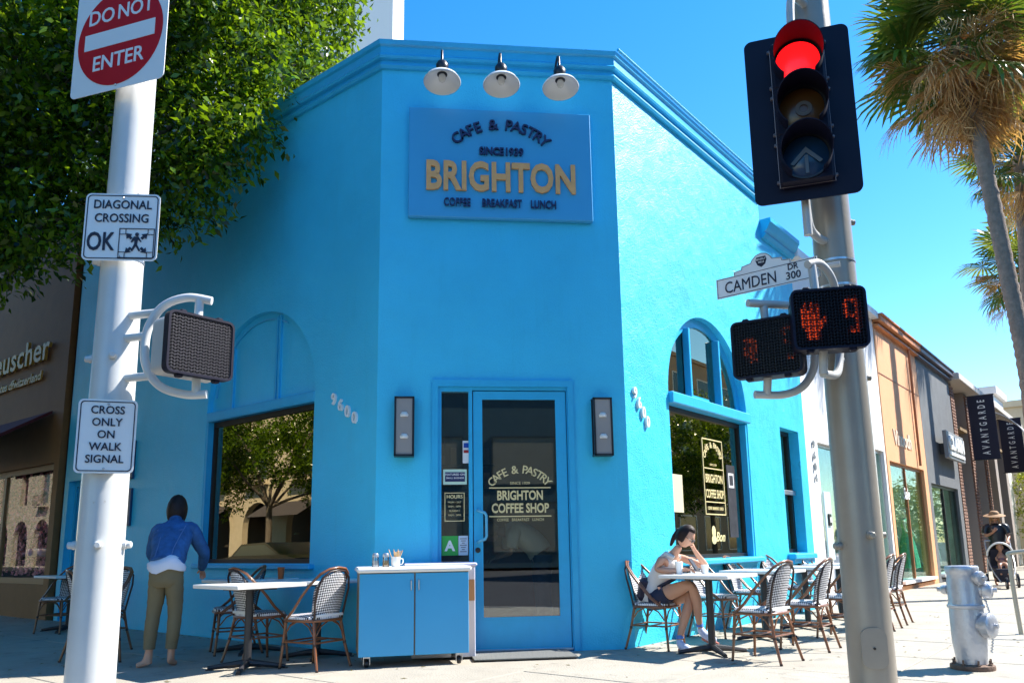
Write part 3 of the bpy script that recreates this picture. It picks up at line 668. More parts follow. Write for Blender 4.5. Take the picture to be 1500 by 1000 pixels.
for t_, o_, f_, l_ in ((1.35, .30, ('street', -3), 'cane bistro chair half hidden behind the sitting woman, at the wall'),
                       (2.45, .26, ('street', 5), 'cane bistro chair under the arched window, its oval back above the second tabletop'),
                       (3.65, .26, ('street', -4), 'cane bistro chair between arched and narrow sash window'),
                       (5.15, .26, ('street', 3), 'cane bistro chair at the wall beside the white shop'),
                       (-.22, 1.46, ('wall', -6), 'cane bistro chair nearest the camera, back to the street, at the woman’s table'),
                       (.80, 1.50, ('wall', 3), 'cane bistro chair second from the camera on the street side'),
                       (1.95, 1.50, ('wall', -3), 'cane bistro chair on the street side just left of the signal pole'),
                       (3.05, 1.55, ('wall', 2), 'cane bistro chair mostly hidden behind the signal pole'),
                       (3.85, 1.50, ('wall', 4), 'cane bistro chair right of the signal pole, farthest on the street side')):
    placeR(CH, t_, o_, f_, l_)
placeR(TB, 0, .86, ('wall', 0), 'white square table the woman leans on', True)
for t_, l_ in ((1.35, 'white square table second from the entrance, in front of the arched window'), (2.7, 'white square table between the arched and the narrow sash window'), (4.05, 'white square table farthest along the sunlit wall')):
    placeR(TB, t_, .88, ('wall', 0), l_)
TL = dup(TB, (-2.42, -.72, 0), R(-45), 'white square table in the shade, nearest the blue cart', 'white tables in the shade of the left wall')
p = LW(1.35, .55); dup(TB, p, R(-45), 'white square table the person in the denim jacket bends over', 'white tables in the shade of the left wall')
p = LW(.35, .42); dup(TB, p, R(-45), 'white square table against the wall between the cart and the shaded window', 'white tables in the shade of the left wall')
p = LW(5.6, .6); dup(TB, p, R(-45), 'white square table beside the blue security gate', 'white tables in the shade of the left wall')
for x, y, rz, l_ in ((-1.84, -.74, R(52), 'cane bistro chair left of the blue cart with its back to it'),
                     (-2.42, -.22, R(-52), 'cane bistro chair showing its back behind the shaded table'),
                     (-2.83, .52, R(110), 'cane bistro chair under the shaded arched window, facing left'),
                     (-4.05, .10, R(-60), 'cane bistro chair right behind the left signal pole'),
                     (-4.35, .95, R(150), 'cane bistro chair behind the person in denim, against the wall'),
                     (-6.35, 1.95, R(-35), 'cane bistro chair with its white-railed back to the left shop window'),
                     (-5.75, 3.3, R(160), 'cane bistro chair at the blue security gate'),
                     (-7.15, 2.4, R(-40), 'cane bistro chair at the left edge of the view')):
    dup(CH, (x, y, 0), rz, l_, GL)

# condiment cart
o = thing('condiment_cart', 'blue two-door condiment cart with white top on castors', 'cart', (-.955, -.62, 0), R(7))
W_, D_ = 1.0, .50
MB().box((0, 0, .47), (W_, D_, .73), bev=.004).build('body', mat('cart_side', (.30, .22, .13), .5), o)
for sx in (-1, 1):
    d = MB().box((sx * .2525, -.262, .465), (.491, .02, .722), bev=.003).build('door', M_cart, o)
    MB().tube([(sx * .035, -.272, .765), (sx * .035, -.292, .76), (sx * .035, -.292, .68), (sx * .035, -.272, .675)], .005, 7).build('handle', M_alu, d, smooth=50)
MB().box((0, -.01, .858), (W_ + .05, D_ + .08, .046), bev=.016).build('worktop', M_white, o)
for x, y in ((-.42, -.18), (.42, -.18), (-.42, .18), (.42, .18)):
    c = MB().box((x, y, .095), (.06, .05, .02)).box((x - .028, y, .06), (.006, .03, .07)).box((x + .028, y, .06), (.006, .03, .07)).build('castor', M_alu, o)
    MB().lathe([(0, -.016), (.034, -.016), (.038, -.008), (.038, .008), (.034, .016), (0, .016)], 16, M=T(x, y, .038) @ Matrix.Rotation(R(90), 4, 'Y')).build('wheel', M_black, c, smooth=40)
cartM = Matrix.Translation((-.955, -.62, 0)) @ Matrix.Rotation(R(7), 4, 'Z')
def jar(x, y, col, label, nm):
    p = cartM @ Vector((x, y, .882)); o = thing('glass_shaker', label, 'shaker', p)
    MB().lathe([(0, 0), (.030, 0), (.033, .01), (.030, .05), (.028, .085), (.028, .095)], 16).build('jar', glass('jar_glass', (.9, .92, .95), .10), o, smooth=50)
    MB().lathe([(0, .004), (.027, .004), (.027, .06), (0, .062)], 14).build('contents', mat(nm, col, .8), o, smooth=50)
    MB().lathe([(.030, .092), (.031, .11), (.024, .125), (0, .13)], 14).build('lid', M_alu, o, smooth=50)
jar(-.35, -.12, (.8, .8, .8), 'glass shaker of white sugar, leftmost on the cart', 'sugar_white')
jar(-.255, -.12, (.55, .30, .10), 'glass shaker of brown sugar beside the stirrer cup', 'sugar_brown')
p = cartM @ Vector((-.165, -.12, .882)); o = thing('stirrer_cup', 'white mug holding a fan of wooden stirrers on the cart', 'mug', p)
MB().lathe([(0, 0), (.034, 0), (.042, .03), (.043, .092), (.039, .092), (.037, .03), (0, .012)], 20).build('cup', M_white, o, smooth=50)
MB().tube([(.04, 0, .075), (.066, 0, .07), (.07, 0, .045), (.06, 0, .025), (.04, 0, .022)], .005, 7).build('handle', M_white, o, smooth=60)
M_wood = mat('stirrer_wood', (.62, .42, .2), .7)
for i in range(16):
    a = random.uniform(0, 2 * PI); q = random.uniform(.2, 1); 
    MB().tube([(.012 * math.cos(a), .012 * math.sin(a), .02), (.012 * math.cos(a) + .055 * q * math.cos(a), .012 * math.sin(a) + .03 * q * math.sin(a), random.uniform(.13, .165))], .0035, 4).build('stirrer', M_wood, o)
# white service cabinet behind the cart
o = thing('service_cabinet', 'white lidded cabinet squeezed between the blue cart and the door', 'cabinet', (-.70, -.22, 0))
M_cab = mat('cabinet_white', (.62, .64, .74), .45)
MB().box((.05, 0, .44), (.62, .36, .86), bev=.006).build('body', M_cab, o)
MB().box((.02, -.01, .885), (.72, .40, .035), bev=.012).build('lid', mat('cabinet_lid', (.50, .52, .70), .4), o)
MB().box((.31, -.1855, .64), (.09, .006, .20)).build('cardboard_patch', mat('cardboard', (.42, .24, .12), .8), o)
MB().box((-.33, -.205, .885), (.004, .012, .05)).build('hinge', M_black, o)

# small things on the tables
def cup(pos, label, col=(.8, .8, .78), h=.11, r_=.038, lid=True):
    o = thing('paper_cup', label, 'cup', pos)
    MB().lathe([(0, 0), (r_ * .75, 0), (r_, h), (r_ * .95, h), (0, h * .95)], 18).build('cup', mat('cup_%d' % int(col[1] * 100), col, .5), o, smooth=50)
    if lid: MB().lathe([(0, h), (r_ * 1.06, h), (r_ * 1.06, h + .008), (r_ * .9, h + .014), (0, h + .014)], 18).build('lid', M_white, o, smooth=40)
cup(RW(-.10, .60, .754), 'white paper coffee cup on the table beside the woman’s arm')
cup(RW(.06, .80, .754), 'white lidless cup right of the woman’s phone', h=.09, lid=False)
cup(LW(.95, .45, .754), 'orange tumbler at the right of the person in denim', (.45, .10, .02), h=.12, lid=False)
# ================================================================== SIGNAL POLES AND SIGNS
def face_M(p, nx, ny, tilt=0):
    return Matrix.Translation(p) @ Matrix.Rotation(facing(nx, ny), 4, 'Z') @ Matrix.Rotation(tilt, 4, 'X')
def pole(label, x, y, h, mt, r0_, r1_, plugs, straps=()):
    o = thing('signal_pole', label, 'pole', (x, y, 0), 0, None)
    MB().tube([(0, 0, z * h / 8) for z in range(9)], [r0_ + (r1_ - r0_) * z / 8 for z in range(9)], 40).build('shaft', mt, o, smooth=60)
    MB().lathe([(0, 0), (.25, 0), (.25, .03), (r0_ + .03, .035), (r0_ + .02, .10), (r0_, .11), (0, .11)], 32).build('base_plate', mt, o, smooth=40)
    for z, a in plugs:
        r_ = r0_ + (r1_ - r0_) * z / h; M = T(0, 0, z) @ Matrix.Rotation(R(a), 4, 'Z') @ Matrix.Rotation(R(90), 4, 'Y') @ T(0, 0, r_ - .01)
        MB().lathe([(0, 0), (.028, 0), (.028, .03), (.022, .032), (.022, .055), (.016, .06), (0, .06)], 10, M=M).build('plug', mt, o, smooth=40)
    for z in straps:
        r_ = r0_ + (r1_ - r0_) * z / h
        MB().lathe([(r_ + .001, z - .008), (r_ + .005, z - .008), (r_ + .005, z + .008), (r_ + .001, z + .008)], 40, cap=False).build('strap', M_alu, o, smooth=40)
    return o
pL = pole('white painted signal pole on the left carrying three road signs', -2.92, -2.90, 8.2, M_pole, .148, .112, [(2.33, -75), (2.33, 185), (1.10, -75), (1.10, 190), (1.10, 0), (3.0, 200)], (3.02, 3.38, 1.6, 1.95))
pR = pole('bare grey galvanised signal pole on the right carrying the traffic light', 2.15, -3.12, 9.0, M_poleg, .150, .118, [(3.38, 0), (2.2, 0), (1.09, -95), (1.09, 5), (1.02, 180)], (3.05, 2.86))
MB().plate(rrect(.16, .26, .06), [], .02).build('handhole_cover', M_poleg, pR, matrix=Matrix.Rotation(facing(-.35, -.94), 4, 'Z') @ T(0, -.158, .36))
MB().lathe([(0, 0), (.009, 0), (.009, .006), (0, .006)], 8, M=Matrix.Rotation(facing(-.35, -.94), 4, 'Z') @ T(0, -.158, .36) @ Matrix.Rotation(R(90), 4, 'X')).build('cover_screw', M_black, pR)
def signbase(o, w_, h_, r_, border=.012, bw=.008):
    MB().plate(rrect(w_, h_, r_), [], .004).build('sheet', M_sign, o)
    if border:
        MB().plate(rrect(w_ - 2 * border, h_ - 2 * border, r_ * .8), [rrect(w_ - 2 * border - 2 * bw, h_ - 2 * border - 2 * bw, r_ * .7)], .002).build('border', M_ink, o, matrix=T(0, -.003, 0))
    for z in (h_ / 2 - .03, -h_ / 2 + .03):
        MB().sphere((0, -.005, z), (.008, .005, .008), 8).build('bolt', M_alu, o)
# DO NOT ENTER
o = thing('do_not_enter_sign', 'red disc DO NOT ENTER sign at the top of the left pole', 'road sign', M=face_M((-2.98, -3.10, 4.62), -.42, -.907))
signbase(o, .82, .82, .04, 0)
MB().plate([(.375 * math.cos(2 * PI * i / 64), .375 * math.sin(2 * PI * i / 64)) for i in range(64)], [], .002).build('red_disc', M_red, o, matrix=T(0, -.003, 0))
MB().box((0, -.005, 0.0), (.62, .003, .125)).build('white_bar', M_sign, o)
lett(o, M_sign, shift(text('DO', .112, bold=.012, xs=.95), T(-.175, -.006, .135)), shift(text('NOT', .112, bold=.012, xs=.9), T(.125, -.006, .135)), shift(text('ENTER', .112, bold=.012, xs=.95), T(0, -.006, -.235)))
MB().box((0, .05, -.25), (.05, .1, .06)).build('bracket', M_alu, o)
# DIAGONAL CROSSING OK
o = thing('diagonal_crossing_sign', 'white square sign reading DIAGONAL CROSSING OK on the left pole', 'road sign', M=face_M((-2.875, -3.085, 3.205), -.02, -1))
signbase(o, .485, .475, .035, .012, .006)
lett(o, M_ink, shift(text('DIAGONAL', .060, bold=.008, xs=.86), T(0, -.006, .13)), shift(text('CROSSING', .060, bold=.008, xs=.86), T(0, -.006, .033)), shift(text('OK', .125, bold=.016, xs=.68), T(-.128, -.006, -.165)))
b = MB(); cx, cz, q = .105, -.115, .105
b.plate(rect(cx - .115, cx + .115, cz - q, cz + q), [rect(cx - .110, cx + .110, cz - q + .005, cz + q - .005)], .002)
for sx in (-1, 1):
    for sz in (-1, 1):
        x, z = cx + sx * .092, cz + sz * .083
        b.box((x - sx * .02, .001, z), (.004, .002, .042)).box((x, .001, z - sz * .02), (.042, .002, .004))
        a = math.atan2(sz, sx); c_, s_ = math.cos(a), math.sin(a)
        P = lambda u, v: (cx + u * c_ - v * s_, cz + u * s_ + v * c_)
        b.plate([P(.045, -.009), P(.066, -.009), P(.066, -.024), P(.098, 0), P(.066, .024), P(.066, .009), P(.045, .009)], [], .002)
b.sphere((cx + .002, 0, cz + .062), (.013, .002, .014), 10)
b.plate([(cx - .018, cz + .046), (cx + .012, cz + .048), (cx + .034, cz + .012), (cx + .028, cz + .008), (cx + .010, cz + .026), (cx + .006, cz - .008), (cx + .03, cz - .052), (cx + .02, cz - .058), (cx - .002, cz - .022), (cx - .022, cz - .058), (cx - .032, cz - .052), (cx - .012, cz - .005), (cx - .012, cz + .022), (cx - .03, cz + .004), (cx - .036, cz + .010)], [], .002)
b.build('walking_figure_symbol', M_ink, o, matrix=T(0, -.005, 0))
MB().tube([(-.07, .06, .25), (-.05, .02, .235)], .014, 8).build('clamp', M_alu, o); MB().tube([(.07, .06, .25), (.09, .015, .235)], .014, 8).build('clamp', M_alu, o)
# CROSS ONLY ON WALK SIGNAL
o = thing('cross_on_walk_sign', 'white sign reading CROSS ONLY ON WALK SIGNAL, lowest on the left pole', 'road sign', M=face_M((-2.865, -3.09, 1.785), .21, -.977))
signbase(o, .345, .475, .03, .012, .006)
for i, s_ in enumerate(('CROSS', 'ONLY', 'ON', 'WALK', 'SIGNAL')): lett(o, M_ink, shift(text(s_, .050, bold=.010, xs=.92), T(0, -.006, .145 - .079 * i)))
# pedestrian signal heads
HAND = ["...X..X....", "..XX.XX.X..", "..XX.XX.X..", ".XXX.XX.XX.", ".XXXXXX.XX.", ".XXXXXXXXX.", ".XXXXXXXXX.", ".XXXXXXXXX..X", ".XXXXXXXXX.XX", ".XXXXXXXXXXXX", ".XXXXXXXXXXX.", ".XXXXXXXXXXX.", "..XXXXXXXXX..", "..XXXXXXXX...", "...XXXXXXX...", "...XXXXXX....", "...XXXXXX....", "...XXXXXX...."]
NINE = [".XXXXXX.", "XXXXXXXX", "XX....XX", "XX....XX", "XX....XX", "XX....XX", "XX....XX", "XXXXXXXX", ".XXXXXXX", "......XX", "......XX", "......XX", "......XX", "......XX", "..XXXXXX", "..XXXXX."]
M_led = mat('led_orange', (.3, .03, .01), .5, emit=(1.0, .085, .015), estr=.42)
M_leddim = mat('led_dim', (.3, .05, .01), .5, emit=(1.0, .12, .02), estr=.12)
M_louv = mat('louvre_black', (.012, .011, .018), .35)
M_louvg = mat('louvre_sunlit', (.10, .095, .105), .42, var=.1)  # lighter copy of the louvre black, sunlight put into the colour
M_face = mat('led_face_dark', (.02, .008, .008), .5)
def ped_head(label, p, nx, ny, mode, back=.2):
    o = thing('pedestrian_signal', label, 'pedestrian signal', M=face_M(p, nx, ny))
    w_, h_ = .47, .41
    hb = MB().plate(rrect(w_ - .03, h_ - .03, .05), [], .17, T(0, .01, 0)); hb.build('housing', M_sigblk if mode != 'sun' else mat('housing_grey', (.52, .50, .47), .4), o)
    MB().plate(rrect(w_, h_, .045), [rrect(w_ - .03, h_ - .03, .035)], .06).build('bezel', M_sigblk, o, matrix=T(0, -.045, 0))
    MB().plate(rrect(w_ - .02, h_ - .02, .03), [], .004).build('lens', M_face if mode != 'sun' else mat('led_face_sun', (.10, .045, .03), .5), o, matrix=T(0, .004, 0))  # in sun mode the face colour has sunlight painted in
    for x in (-.13, .13):
        for z in (h_ / 2 + .004, -h_ / 2 - .006): MB().box((x, -.01, z), (.045, .05, .028), bev=.008).build('hinge_lug', M_sigblk, o)
    # zigzag egg-crate visor
    nx_, nz_ = 22, 18; dx, dz = (w_ - .035) / nx_, (h_ - .035) / nz_; b = MB(); y0_, y1_ = -.038, -.002
    for j in range(nz_ + 1):
        for i in range(nx_):
            x0 = -w_ / 2 + .0175 + i * dx; za = -h_ / 2 + .0175 + j * dz + (dz * .28 if i % 2 else -dz * .28) * 1; zb = -h_ / 2 + .0175 + j * dz + (-dz * .28 if i % 2 else dz * .28)
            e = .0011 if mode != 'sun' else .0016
            b.add([(x0, y0_, za - e), (x0 + dx, y0_, zb - e), (x0 + dx, y1_, zb - e), (x0, y1_, za - e), (x0, y0_, za + e), (x0 + dx, y0_, zb + e), (x0 + dx, y1_, zb + e), (x0, y1_, za + e)], [(0, 1, 5, 4), (0, 3, 2, 1), (4, 5, 6, 7)])
    for i in range(nx_ + 1):
        x0 = -w_ / 2 + .0175 + i * dx; e = .0009
        b.add([(x0 - e, y0_, -h_ / 2 + .02), (x0 + e, y0_, -h_ / 2 + .02), (x0 + e, y0_, h_ / 2 - .02), (x0 - e, y0_, h_ / 2 - .02), (x0 - e, y1_, -h_ / 2 + .02), (x0 + e, y1_, -h_ / 2 + .02), (x0 + e, y1_, h_ / 2 - .02), (x0 - e, y1_, h_ / 2 - .02)], [(0, 1, 2, 3), (0, 3, 7, 4), (1, 5, 6, 2)])
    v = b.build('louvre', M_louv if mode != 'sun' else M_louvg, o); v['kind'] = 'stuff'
    def dots(bmp, x0, z0, sx, sz, m, nm, r_=.0052, keep=1.0):
        d = MB(); rn = random.Random(4)
        for j, row in enumerate(bmp):
            for i, ch in enumerate(row):
                if ch == 'X' and rn.random() < keep: d.box((x0 + i * sx, .0, z0 - j * sz), (r_ * 2, .006, r_ * 1.5))
        d.build(nm, m, o)
    if mode == 'lit':
        dots(HAND, -.175, .118, .0125, .0142, M_led, 'hand_symbol', .0044); dots(NINE, .10, .125, .0118, .0145, M_led, 'countdown_digit', .0042)
    elif mode == 'dim':
        dots([r_[:9] for r_ in HAND[4:16]], -.165, .075, .0125, .0145, M_leddim, 'hand_symbol', keep=.6); dots(NINE, .115, .125, .0135, .0145, M_leddim, 'countdown_digit', keep=.4)
    return o
ped_head('right pole pedestrian signal showing a lit orange hand and the number 9', (1.80, -3.60, 2.485), -.30, -.95, 'lit')
ped_head('right pole pedestrian signal turned left, its hand barely visible', (1.52, -3.26, 2.375), -.62, -.785, 'dim')
ped_head('unlit pedestrian signal with sunlit louvres on the left pole', (-2.32, -3.12, 2.37), .72, -.694, 'sun')
def tubes(name, label, cat, paths, m, r_=.028):
    o = thing(name, label, cat, paths[0][0]); q = Vector(paths[0][0])
    for p in paths: MB().tube([Vector(a) - q for a in p], r_, 14).build('tube', m, o, smooth=60)
    return o
def bez(p, n=10):
    """smooth open path through control points"""
    P = [Vector(x) for x in p]; out_ = []
    for i in range(len(P) - 1):
        a, b_, c_, d_ = P[max(i - 1, 0)], P[i], P[i + 1], P[min(i + 2, len(P) - 1)]
        for j in range(n):
            t = j / n; out_.append(.5 * ((2 * b_) + (c_ - a) * t + (2 * a - 5 * b_ + 4 * c_ - d_) * t * t + (3 * b_ - a - 3 * c_ + d_) * t ** 3))
    return out_ + [P[-1]]
tubes('signal_bracket', 'white C-shaped tube bracket holding the left pedestrian signal', 'bracket',
      [bez([(-2.26, -3.08, 2.70), (-2.42, -3.08, 2.72), (-2.58, -3.06, 2.66), (-2.67, -3.05, 2.50), (-2.67, -3.05, 2.28), (-2.58, -3.04, 2.13), (-2.42, -3.04, 2.07), (-2.27, -3.04, 2.07)]),
       [(-2.34, -3.08, 2.71), (-2.34, -3.09, 2.54)], [(-2.34, -3.05, 2.20), (-2.34, -3.04, 2.07)], [(-2.67, -3.05, 2.46), (-2.86, -2.97, 2.46)], [(-2.62, -3.05, 2.62), (-2.84, -2.96, 2.62)], [(-2.62, -3.05, 2.19), (-2.84, -2.96, 2.19)]], M_pole)
M_brk = mat('bracket_grey', (.50, .50, .48), .35, var=.06)
tubes('signal_bracket', 'pale tube bracket carrying the lit pedestrian signal with the 9', 'bracket',
      [bez([(1.74, -3.50, 2.90), (1.86, -3.44, 2.93), (1.98, -3.36, 2.86), (2.05, -3.28, 2.72), (2.06, -3.25, 2.50), (2.03, -3.28, 2.30), (1.95, -3.36, 2.17), (1.80, -3.47, 2.15)]), [(1.78, -3.48, 2.90), (1.78, -3.50, 2.66)], [(1.80, -3.47, 2.15), (1.80, -3.50, 2.32)], [(2.03, -3.28, 2.30), (2.13, -3.15, 2.30)]], M_brk)
tubes('signal_bracket', 'pale tube bracket carrying the dim pedestrian signal turned left', 'bracket',
      [[(1.42, -3.22, 2.71), (1.96, -3.16, 2.71)], bez([(1.46, -3.14, 2.07), (1.66, -3.14, 2.07), (1.80, -3.15, 2.12), (1.89, -3.16, 2.24), (1.92, -3.16, 2.40), (1.96, -3.15, 2.60), (2.0, -3.15, 2.71)]), [(1.545, -3.20, 2.71), (1.545, -3.21, 2.52)], [(1.545, -3.15, 2.07), (1.545, -3.19, 2.22)], [(1.92, -3.16, 2.40), (2.10, -3.12, 2.40)]], M_brk)
# traffic light
o = thing('traffic_light', 'three-section traffic light showing red, on a dark backplate', 'traffic light', M=face_M((1.785, -3.52, 4.03), -.42, -.907, R(1)))
MB().plate(rrect(.71, 1.27, .055), [], .012).build('backplate', M_sigblk, o, matrix=T(0, .06, 0))
MB().box((0, .08, 0), (.36, .20, 1.08), bev=.02).build('housing', M_sigblk, o)
for i, z in enumerate((.36, 0, -.36)):
    s_ = MB().box((0, -.012, z), (.345, .03, .350), bev=.012).build('signal_section', M_sigblk, o)
    cols = [mat('red_lens', (.6, .01, .01), .3, emit=(1, .006, .008), estr=.75), mat('amber_lens', (.13, .05, .012), .25), mat('green_lens', (.012, .05, .12), .2)]
    Mx = T(0, -.028, z) @ Matrix.Rotation(R(90), 4, 'X')
    MB().lathe([(0, .028), (.05, .026), (.10, .018), (.148, 0), (.0, -.001)], 36, M=Mx).build('lens', cols[i], s_, smooth=60)
    MB().lathe([(.150, -.004), (.163, -.004), (.163, .012), (.150, .012)], 36, M=Mx, cap=False).build('lens_ring', M_black, s_, smooth=40)
    # visor: open at the bottom
    b = MB(); n = 30; vs = []
    for j in range(2):
        rr_ = .168 if j == 0 else .162
        for k_ in range(n + 1):
            a = R(-52 + 284 * k_ / n); q = max(0, math.sin(a)) ; L_ = .27 - .12 * (1 - max(0, (math.sin(a) + .79) / 1.79)) 
            vs += [(rr_ * math.cos(a), -.02, z + rr_ * math.sin(a)), (rr_ * math.cos(a), -.02 - L_, z + rr_ * math.sin(a) - .015)]
    m_ = 2 * (n + 1); fs = []
    for k_ in range(n):
        a = 2 * k_; fs += [(a, a + 1, a + 3, a + 2), (a + m_, a + 2 + m_, a + 3 + m_, a + 1 + m_), (a + 1, a + 1 + m_, a + 3 + m_, a + 3)]
    fs += [(0, m_, m_ + 1, 1), (2 * n, 2 * n + 1, 2 * n + 1 + m_, 2 * n + m_)]
    b.add(vs, fs).build('visor', M_sigblk, s_, smooth=50)
b = MB().plate([(-.105, -.415), (-.085, -.43), (0, -.345), (.085, -.43), (.105, -.415), (0, -.305)], [], .004).box((0, .002, -.43), (.022, .004, .13))
b.build('arrow', mat('arrow_pale', (.11, .13, .15), .4), o, matrix=T(0, -.066, 0))
MB().lathe([(.030, 0), (.055, 0), (.055, .004), (.030, .004)], 24, M=T(.01, -.060, -.02) @ Matrix.Rotation(R(90), 4, 'X'), cap=False).build('bulb_reflector', mat('reflector', (.14, .09, .05), .4), o)
for x in (-.185, .185):
    for z in (-.5, -.22, -.14, .14, .22, .5): MB().box((x, .03, z), (.03, .03, .022), bev=.005).build('latch', mat('latch_grey', (.12, .11, .13), .4), o)
b = MB().tube([(-.181, .018, .50), (-.181, .018, -.545), (.181, .018, -.545), (.181, .018, .50)], .0035, 5); b.build('gasket_wire', mat('wire_grey', (.28, .25, .27), .4), o)
tubes('signal_bracket', 'white tube bracket joining the traffic light to the pole', 'bracket',
      [bez([(2.12, -3.16, 5.10), (2.0, -3.24, 5.12), (1.88, -3.33, 5.05), (1.84, -3.36, 4.70)]), bez([(2.12, -3.16, 3.20), (1.98, -3.24, 3.20), (1.87, -3.33, 3.25), (1.84, -3.36, 3.45)]), [(1.84, -3.36, 3.52), (1.84, -3.36, 3.17)]], M_brk, .03)
# CAMDEN DR street sign
o = thing('street_name_sign', 'white street name sign reading CAMDEN DR 300 with a crest on top', 'street sign', M=face_M((1.655, -3.02, 2.965), -.727, -.687))
MB().plate(rect(-.385, .385, -.078, .078), [], .004).build('blade', M_sign, o)
MB().plate(rect(-.379, .379, -.072, .072), [rect(-.375, .375, -.068, .068)], .001).build('border', M_ink, o, matrix=T(0, -.002, 0))
crest = [(-.22, .079), (-.22, .105), (-.16, .112), (-.155, .135), (-.085, .145), (-.07, .17), (-.04, .195), (0, .205), (.04, .195), (.07, .17), (.085, .145), (.155, .135), (.16, .112), (.22, .105), (.22, .079)]
cm = T(-.02, 0, 0)
MB().plate(crest, [], .004).build('crest_plate', M_sign, o, matrix=cm)
ins = [(x * .975, .079 + (z - .079) * .95 - .001) for x, z in crest]; ins[0] = (ins[0][0], .082); ins[-1] = (ins[-1][0], .082)
b = MB().plate([(x, z + .002) for x, z in crest[:0]] or ins, [[(x * .975, .084 + (z - .084) * .94) for x, z in ins]], .001) if False else MB()
for i in range(len(crest) - 1): b.tube([(crest[i][0] * .97, -.001, crest[i][1] - .004), (crest[i + 1][0] * .97, -.001, crest[i + 1][1] - .004)], .0018, 4)
b.plate([(-.035, .175), (.035, .175), (.042, .150), (.03, .115), (0, .095), (-.03, .115), (-.042, .150)], [], .002, T(0, -.002, 0))
b.build('crest_shield', M_ink, o, matrix=cm)
lett(o, M_sign, shift(text('BEVERLY', .013, bold=.012), T(-.02, -.005, .150)), shift(text('HILLS', .013, bold=.012), T(-.02, -.005, .128)), name='crest_lettering')
lett(o, M_ink, shift(text('CAMDEN', .088, bold=0, xs=.78), T(-.115, -.004, -.046)), shift(text('DR', .045, bold=.010, xs=.9), T(.21, -.004, .022)), shift(text('300', .055, bold=.010, xs=.95), T(.21, -.004, -.048)))
MB().box((.36, .03, .0), (.05, .06, .12)).tube([(.37, .02, 0), (.52, .06, 0)], .02, 8).build('clamp', M_brk, o)

# ================================================================== FIRE HYDRANT, BIKE RACK
o = thing('fire_hydrant', 'silver painted fire hydrant with rusty base flange', 'hydrant', (3.66, -2.0, 0), R(-62) + R(0))
MB().lathe([(0, 0), (.165, 0), (.168, .02), (.165, .04), (.12, .05), (.0, .05)], 28).build('flange', M_rust, o, smooth=35)
MB().lathe([(.115, .045), (.118, .10), (.125, .16), (.132, .22), (.130, .44), (.128, .49), (.140, .495), (.142, .515), (.132, .522), (.126, .55), (.126, .70), (.118, .76), (.125, .78), (.128, .80), (.128, .825), (.12, .835), (0, .84)], 32).build('barrel', M_steel, o, smooth=40)
def outlet(z, a, r_, L_, nm, big):
    M = T(0, 0, z) @ Matrix.Rotation(R(a), 4, 'Z') @ Matrix.Rotation(R(90), 4, 'Y')
    MB().lathe([(r_ * .95, .06), (r_ * .92, .13), (r_ * 1.12, .135), (r_ * 1.15, .15), (r_ * 1.15, L_), (r_ * 1.02, L_ + .012), (r_ * .6, L_ + .02), (r_ * .3, L_ + .022), (.018, L_ + .024), (.018, L_ + .05), (0, L_ + .05)], 22 if big else 18, M=M).build(nm, M_steel, o, smooth=35)
outlet(.36, 0, .088, .19, 'pumper_cap', True); outlet(.64, 20, .06, .19, 'outlet_cap', False); outlet(.635, 180, .035, .17, 'outlet_cap', False); outlet(.74, -10, .05, .16, 'operating_valve', False)
for i in range(8):
    a = 2 * PI * i / 8; MB().lathe([(0, .03), (.016, .03), (.016, .055), (.009, .056), (.009, .085), (0, .085)], 6, M=T(.142 * math.cos(a), .142 * math.sin(a), 0)).build('bolt', M_rust, o)
for k_ in range(18):
    q = k_ / 17; MB().tube([(.13 + .03 * math.sin(q * PI), .06, .56 - .40 * q), (.14 + .03 * math.sin(q * PI), .065, .54 - .40 * q)], .008, 6).build('chain_link', M_steel, o)
o = thing('bike_rack', 'pale inverted-U bike rack at the right edge of the sidewalk', 'bike rack', (5.95, -.02, 0), R(-35))
MB().tube(bez([(-.22, 0, 0), (-.24, 0, .5), (-.24, 0, .82), (-.20, 0, .90), (.30, 0, .92), (.36, 0, .84), (.36, 0, .4), (.36, 0, 0)], 8), .024, 12).build('hoop', mat('rack_beige', (.48, .42, .32), .4, metal=.2, var=.1), o, smooth=60)
for x in (-.22, .36): MB().lathe([(0, 0), (.06, 0), (.06, .008), (0, .008)], 16, M=T(x, 0, 0)).build('foot_plate', M_alu, o)
# ================================================================== NEIGHBOURING BUILDINGS
def shop(name, label, x0, x1, ztop, holes, m, M, y=0.0, depth=6, inner=None, zr=None):
    o = thing(name, label, 'building'); o.matrix_world = M
    MB().plate(rect(x0, x1, -.1, ztop), holes, .25, T(0, y, 0)).build('wall', m, o)
    im = inner or M_int
    MB().box(((x0 + x1) / 2, y + (1.25 if inner is M_shopin else 2.3), 1.6), (x1 - x0, .1, 3.4)).build('inner_wall', im, o)
    MB().box(((x0 + x1) / 2, y + 1.3, 3.35), (x1 - x0 - .02, 2.1, .1)).build('ceiling', im, o)
    MB().box(((x0 + x1) / 2, y + 1.3, .02), (x1 - x0 - .02, 2.1, .1)).build('floor', M_intf, o)
    for x in (x0 + .06, x1 - .06): MB().box((x, y + 1.3, 1.7), (.08, 2.1, 3.4)).build('inner_wall', im, o)
    MB().box(((x0 + x1) / 2, y + depth / 2 + .2, (zr or ztop) - .25), (x1 - x0, depth, .1)).build('roof', mat('roof_felt', (.25, .25, .25), .9), o)
    MB().box(((x0 + x1) / 2, y + depth, ztop / 2), (x1 - x0, .2, ztop)).build('rear_wall', m, o)
    return o
